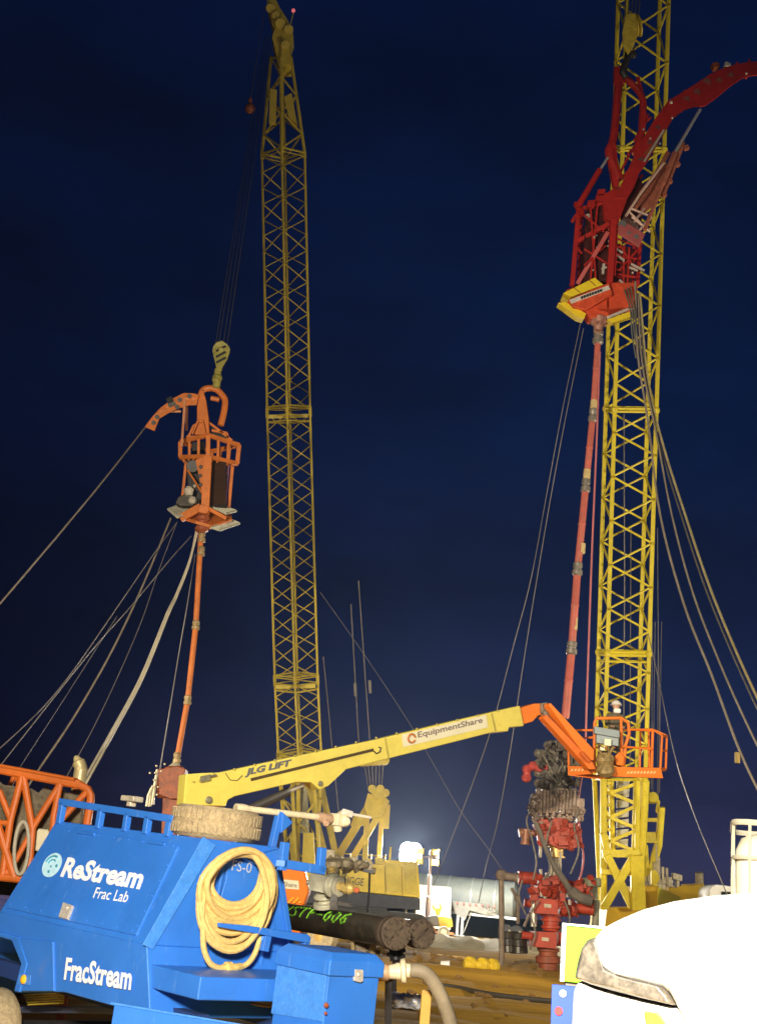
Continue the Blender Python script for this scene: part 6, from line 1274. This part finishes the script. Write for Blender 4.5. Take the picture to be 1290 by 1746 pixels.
q = MB(); q.prism([X(x, y) for x, y in [(745, 1563), (756, 1562), (770, 1566), (772, 1580), (760, 1584), (748, 1580)]], V((0, 1.2, 0))); q.prism([X(x, y, 71.9) for x, y in [(738, 1538), (741, 1548), (749, 1548), (750, 1537), (754, 1547), (748, 1562), (743, 1560), (741, 1552), (737, 1550)]], V((0, .2, 0))); q.build('generator_cover', CRANE, lt1, bevel=.04)
q = MB(); q.prism([X(x, y, 71.8) for x, y in [(730, 1562), (746, 1561), (748, 1580), (732, 1580)]], V((0, 1.2, 0))); q.build('engine_panel', BLACKT, lt1, bevel=.03)
q = MB(); a = X(756, 1590, 71.4); q.lathe(a, a + V((0, .22, 0)), [(0, .2), (0, .30), (.2, .33), (.8, .33), (1, .3)], 20); wl_ = q.build('wheel', mat('dusty_black_tyre', (.10, .09, .07), .8), lt1)
q = MB(); q.lathe(a - V((0, .01, 0)), a + V((0, .1, 0)), [(0, .02), (0, .17), (1, .2)], 14); q.build('rim', PALEI, wl_)
q = MB(); q.bar(X(727, 1588), X(772, 1592), .12, .8); q.box(X(733, 1585, 71.6), V((.25, 0, 0)), V((0, .2, 0)), V((0, 0, .12))); q.build('chassis', mat('rust_red_chassis', (.40, .14, .05), .6, var=.3), lt1)
wc_ = thing('white_cabin', P(740, 1590, 79).xy.to_3d(), 'small white cabin lit bright behind the light tower mast', 'cabin')
q = MB(); q.prism([P(x, y, 79) for x, y in [(711, 1508), (766, 1513), (769, 1516), (768, 1586), (707, 1580)]], V((0, 2.2, 0))); wb = q.build('wall', WHITE, wc_, bevel=.06, seg=3)
q = MB(); q.prism([P(x, y, 78.95) for x, y in [(710, 1508), (768, 1513), (768, 1518), (710, 1513)]], V((0, 2.3, 0))); q.build('roof_rim', mat('cream_rim', (.72, .70, .62), .5), wc_, bevel=.03)
q = MB(); q.prism([P(x, y, 78.97) for x, y in [(746, 1520), (747, 1520), (746, 1568), (745, 1568)]], V((0, .03, 0))); q.build('door_seam', PALEP, wc_)
# tank trailer
tt = thing('tank_trailer', P(800, 1600, 84).xy.to_3d(), 'long silver tank trailer parked at the back of the site', 'tank trailer')
ta_, tb_ = P(640, 1512, 85), P(884, 1536, 83); tl_ = (tb_ - ta_).normalized()
q = MB(); r_ = 30 * 84 / F; q.lathe(ta_, tb_, [(0, .02), (.0, r_ * .5), (.01, r_ * .8), (.03, r_), (.97, r_), (.99, r_ * .8), (1, r_ * .5), (1, .02)], 32); tk_ = q.build('tank', TANKM, tt)
q = MB()
for f in (.2, .36, .52, .68, .84): q.lathe(ta_.lerp(tb_, f), ta_.lerp(tb_, f) + tl_ * .08, [(0, r_ + .001), (.0, r_ + .02), (1, r_ + .02), (1, r_ + .001)], 32)
q.build('band', mat('dull_tank_band', (.40, .44, .45), .4, .4), tk_)
dn_ = V((0, 0, -1)); q = MB()
q.bar(ta_ + dn_ * (r_ - .02) + V((0, -.5, 0)), tb_ + dn_ * (r_ - .02) + V((0, -.5, 0)), .18, .12); q.prism([P(x, y, 82.4) for x, y in [(770, 1536), (850, 1545), (846, 1562), (826, 1560), (800, 1552), (792, 1570), (774, 1556)]], V((0, .3, 0))); q.build('frame', mat('pale_frame', (.42, .44, .44), .45, .3), tt, bevel=.02)
q = MB()
for k in range(8): q.ball(P(779 + k * 10.5, 1539.5 + k * 1.05, 82.2), .085, 6)
q.build('marker_lamp', mat('marker_reflector', (.75, .20, .16), .3, emit=((1, .55, .50), .35)), tt)
q = MB()
for x in (781, 789): a = P(x, 1552, 82.6); q.bar(a, V((a.x, a.y, .1)), .16, .16); q.abox((a.x, a.y, .06), .4, .4, .06)
q.bar(P(803, 1556, 82.6), P(790, 1590, 82.6), .05, .05); q.bar(P(798, 1560, 82.6), P(784, 1555, 82.6), .06, .06); q.build('landing_gear', mat('pale_landing_leg', (.55, .55, .52), .5, .2), tt)
q = MB()
for k in range(4): q.bar(P(833 + 4 * k, 1548, 82.3), P(828 + 4 * k, 1558, 82.3), .04, .04)
q.build('ladder', mat('pale_landing_leg', (.55, .55, .52)), tt)
for x in (862, 880):
    a = P(x, 1585, 83); q = MB(); a.z = .5; q.lathe(a, a + V((0, .3, 0)), [(0, .3), (0, .46), (.2, .5), (.8, .5), (1, .4)], 20); q.build('wheel', BLACKI, tt)
# dirt bank under the lamp, its pool of light put into the pale colour
def ground_at(x, Y, z=0): p = PY(x, 1600, Y); return V((p.x, Y, z))
bk_ = MB(); N_ = 40
for i in range(N_ + 1):
    x = 690 + (960 - 690) * i / N_; Y = 61 + .8 * math.sin(i * .4) - .02 * i
    for j, (dy, h) in enumerate(((-3.2, -.15), (-2.0, .10), (-.9, .34), (.2, .46), (1.6, .40), (5, .3), (11, .28), (20, -.1))):
        bk_.v.append(ground_at(x, Y + dy, h * (.85 + .25 * math.sin(i * .9 + j * 2))))
bk_.f = [[i * 8 + j, i * 8 + j + 1, (i + 1) * 8 + j + 1, (i + 1) * 8 + j] for i in range(N_) for j in range(7)]
bo_ = bk_.build('lit_bank', mat('lit_pale_dirt', (.78, .68, .46), .9, var=.2, dirt=(.35, .25, .12), amount=.35, scale=1.2, bump=.4)); bo_['kind'] = 'structure'
# clods and puddles of the mud
cl2 = MB(); random.seed(17)
for k in range(900):
    x = random.uniform(-6, 14); y = 10 + 40 * random.random() ** 1.3; s = random.uniform(.015, .07) * (1 + y / 60)
    c_ = V((x, y, hsh(x, y) + s * .2)); cl2.tube([c_ - V((s, 0, 0)), c_ - V((s * .4, 0, -.1 * s)), c_ + V((s * .5, 0, .1 * s)), c_ + V((s, 0, 0))], [s * .3, s * .7, s * .6, s * .2], 6)
co_ = cl2.build('clods', mat('dark_clod', (.20, .11, .025), .9, var=.4, scale=5)); co_['kind'] = 'stuff'
# distant white vehicle at the right
dv = thing('white_van', P(1235, 1560, 58).xy.to_3d(), 'white rounded van roof showing between the bonnet and the totes', 'van')
q = MB(); q.prism([P(x, y, 58) for x, y in [(1206, 1600), (1209, 1518), (1213, 1510), (1222, 1508), (1262, 1513), (1330, 1522), (1330, 1605)]], V((0, 2, 0))); vb_ = q.build('body', WHITE, dv, bevel=.12, seg=3)
q = MB(); q.prism([P(x, y, 57.95) for x, y in [(1229, 1520), (1258, 1521), (1258, 1532), (1229, 1532)]], V((0, .04, 0))); q.build('window', GLASS, dv)
for x in (1225, 1310):
    a = P(x, 1600, 57.9); a.z = .36; q = MB(); q.lathe(a, a + V((0, .25, 0)), [(0, .2), (0, .33), (.2, .36), (.8, .36), (1, .3)], 18); q.build('wheel', BLACKI, dv)

# ------------------------------------------------------------------ night air round the lamps
hz = MB(); hz.abox((0, 190, 43), 560, 480, 90); ho = hz.build('haze', bpy.data.materials.new('haze_air'), smooth=False); hm = ho.data.materials[0]; hm.use_nodes = True
t = hm.node_tree; t.nodes.remove(t.nodes['Principled BSDF']); pv = t.nodes.new('ShaderNodeVolumePrincipled'); pv.inputs['Color'].default_value = (.62, .80, 1, 1); pv.inputs['Density'].default_value = .0003; pv.inputs['Anisotropy'].default_value = .7
t.links.new(pv.outputs[0], t.nodes['Material Output'].inputs['Volume']); ho['kind'] = 'stuff'
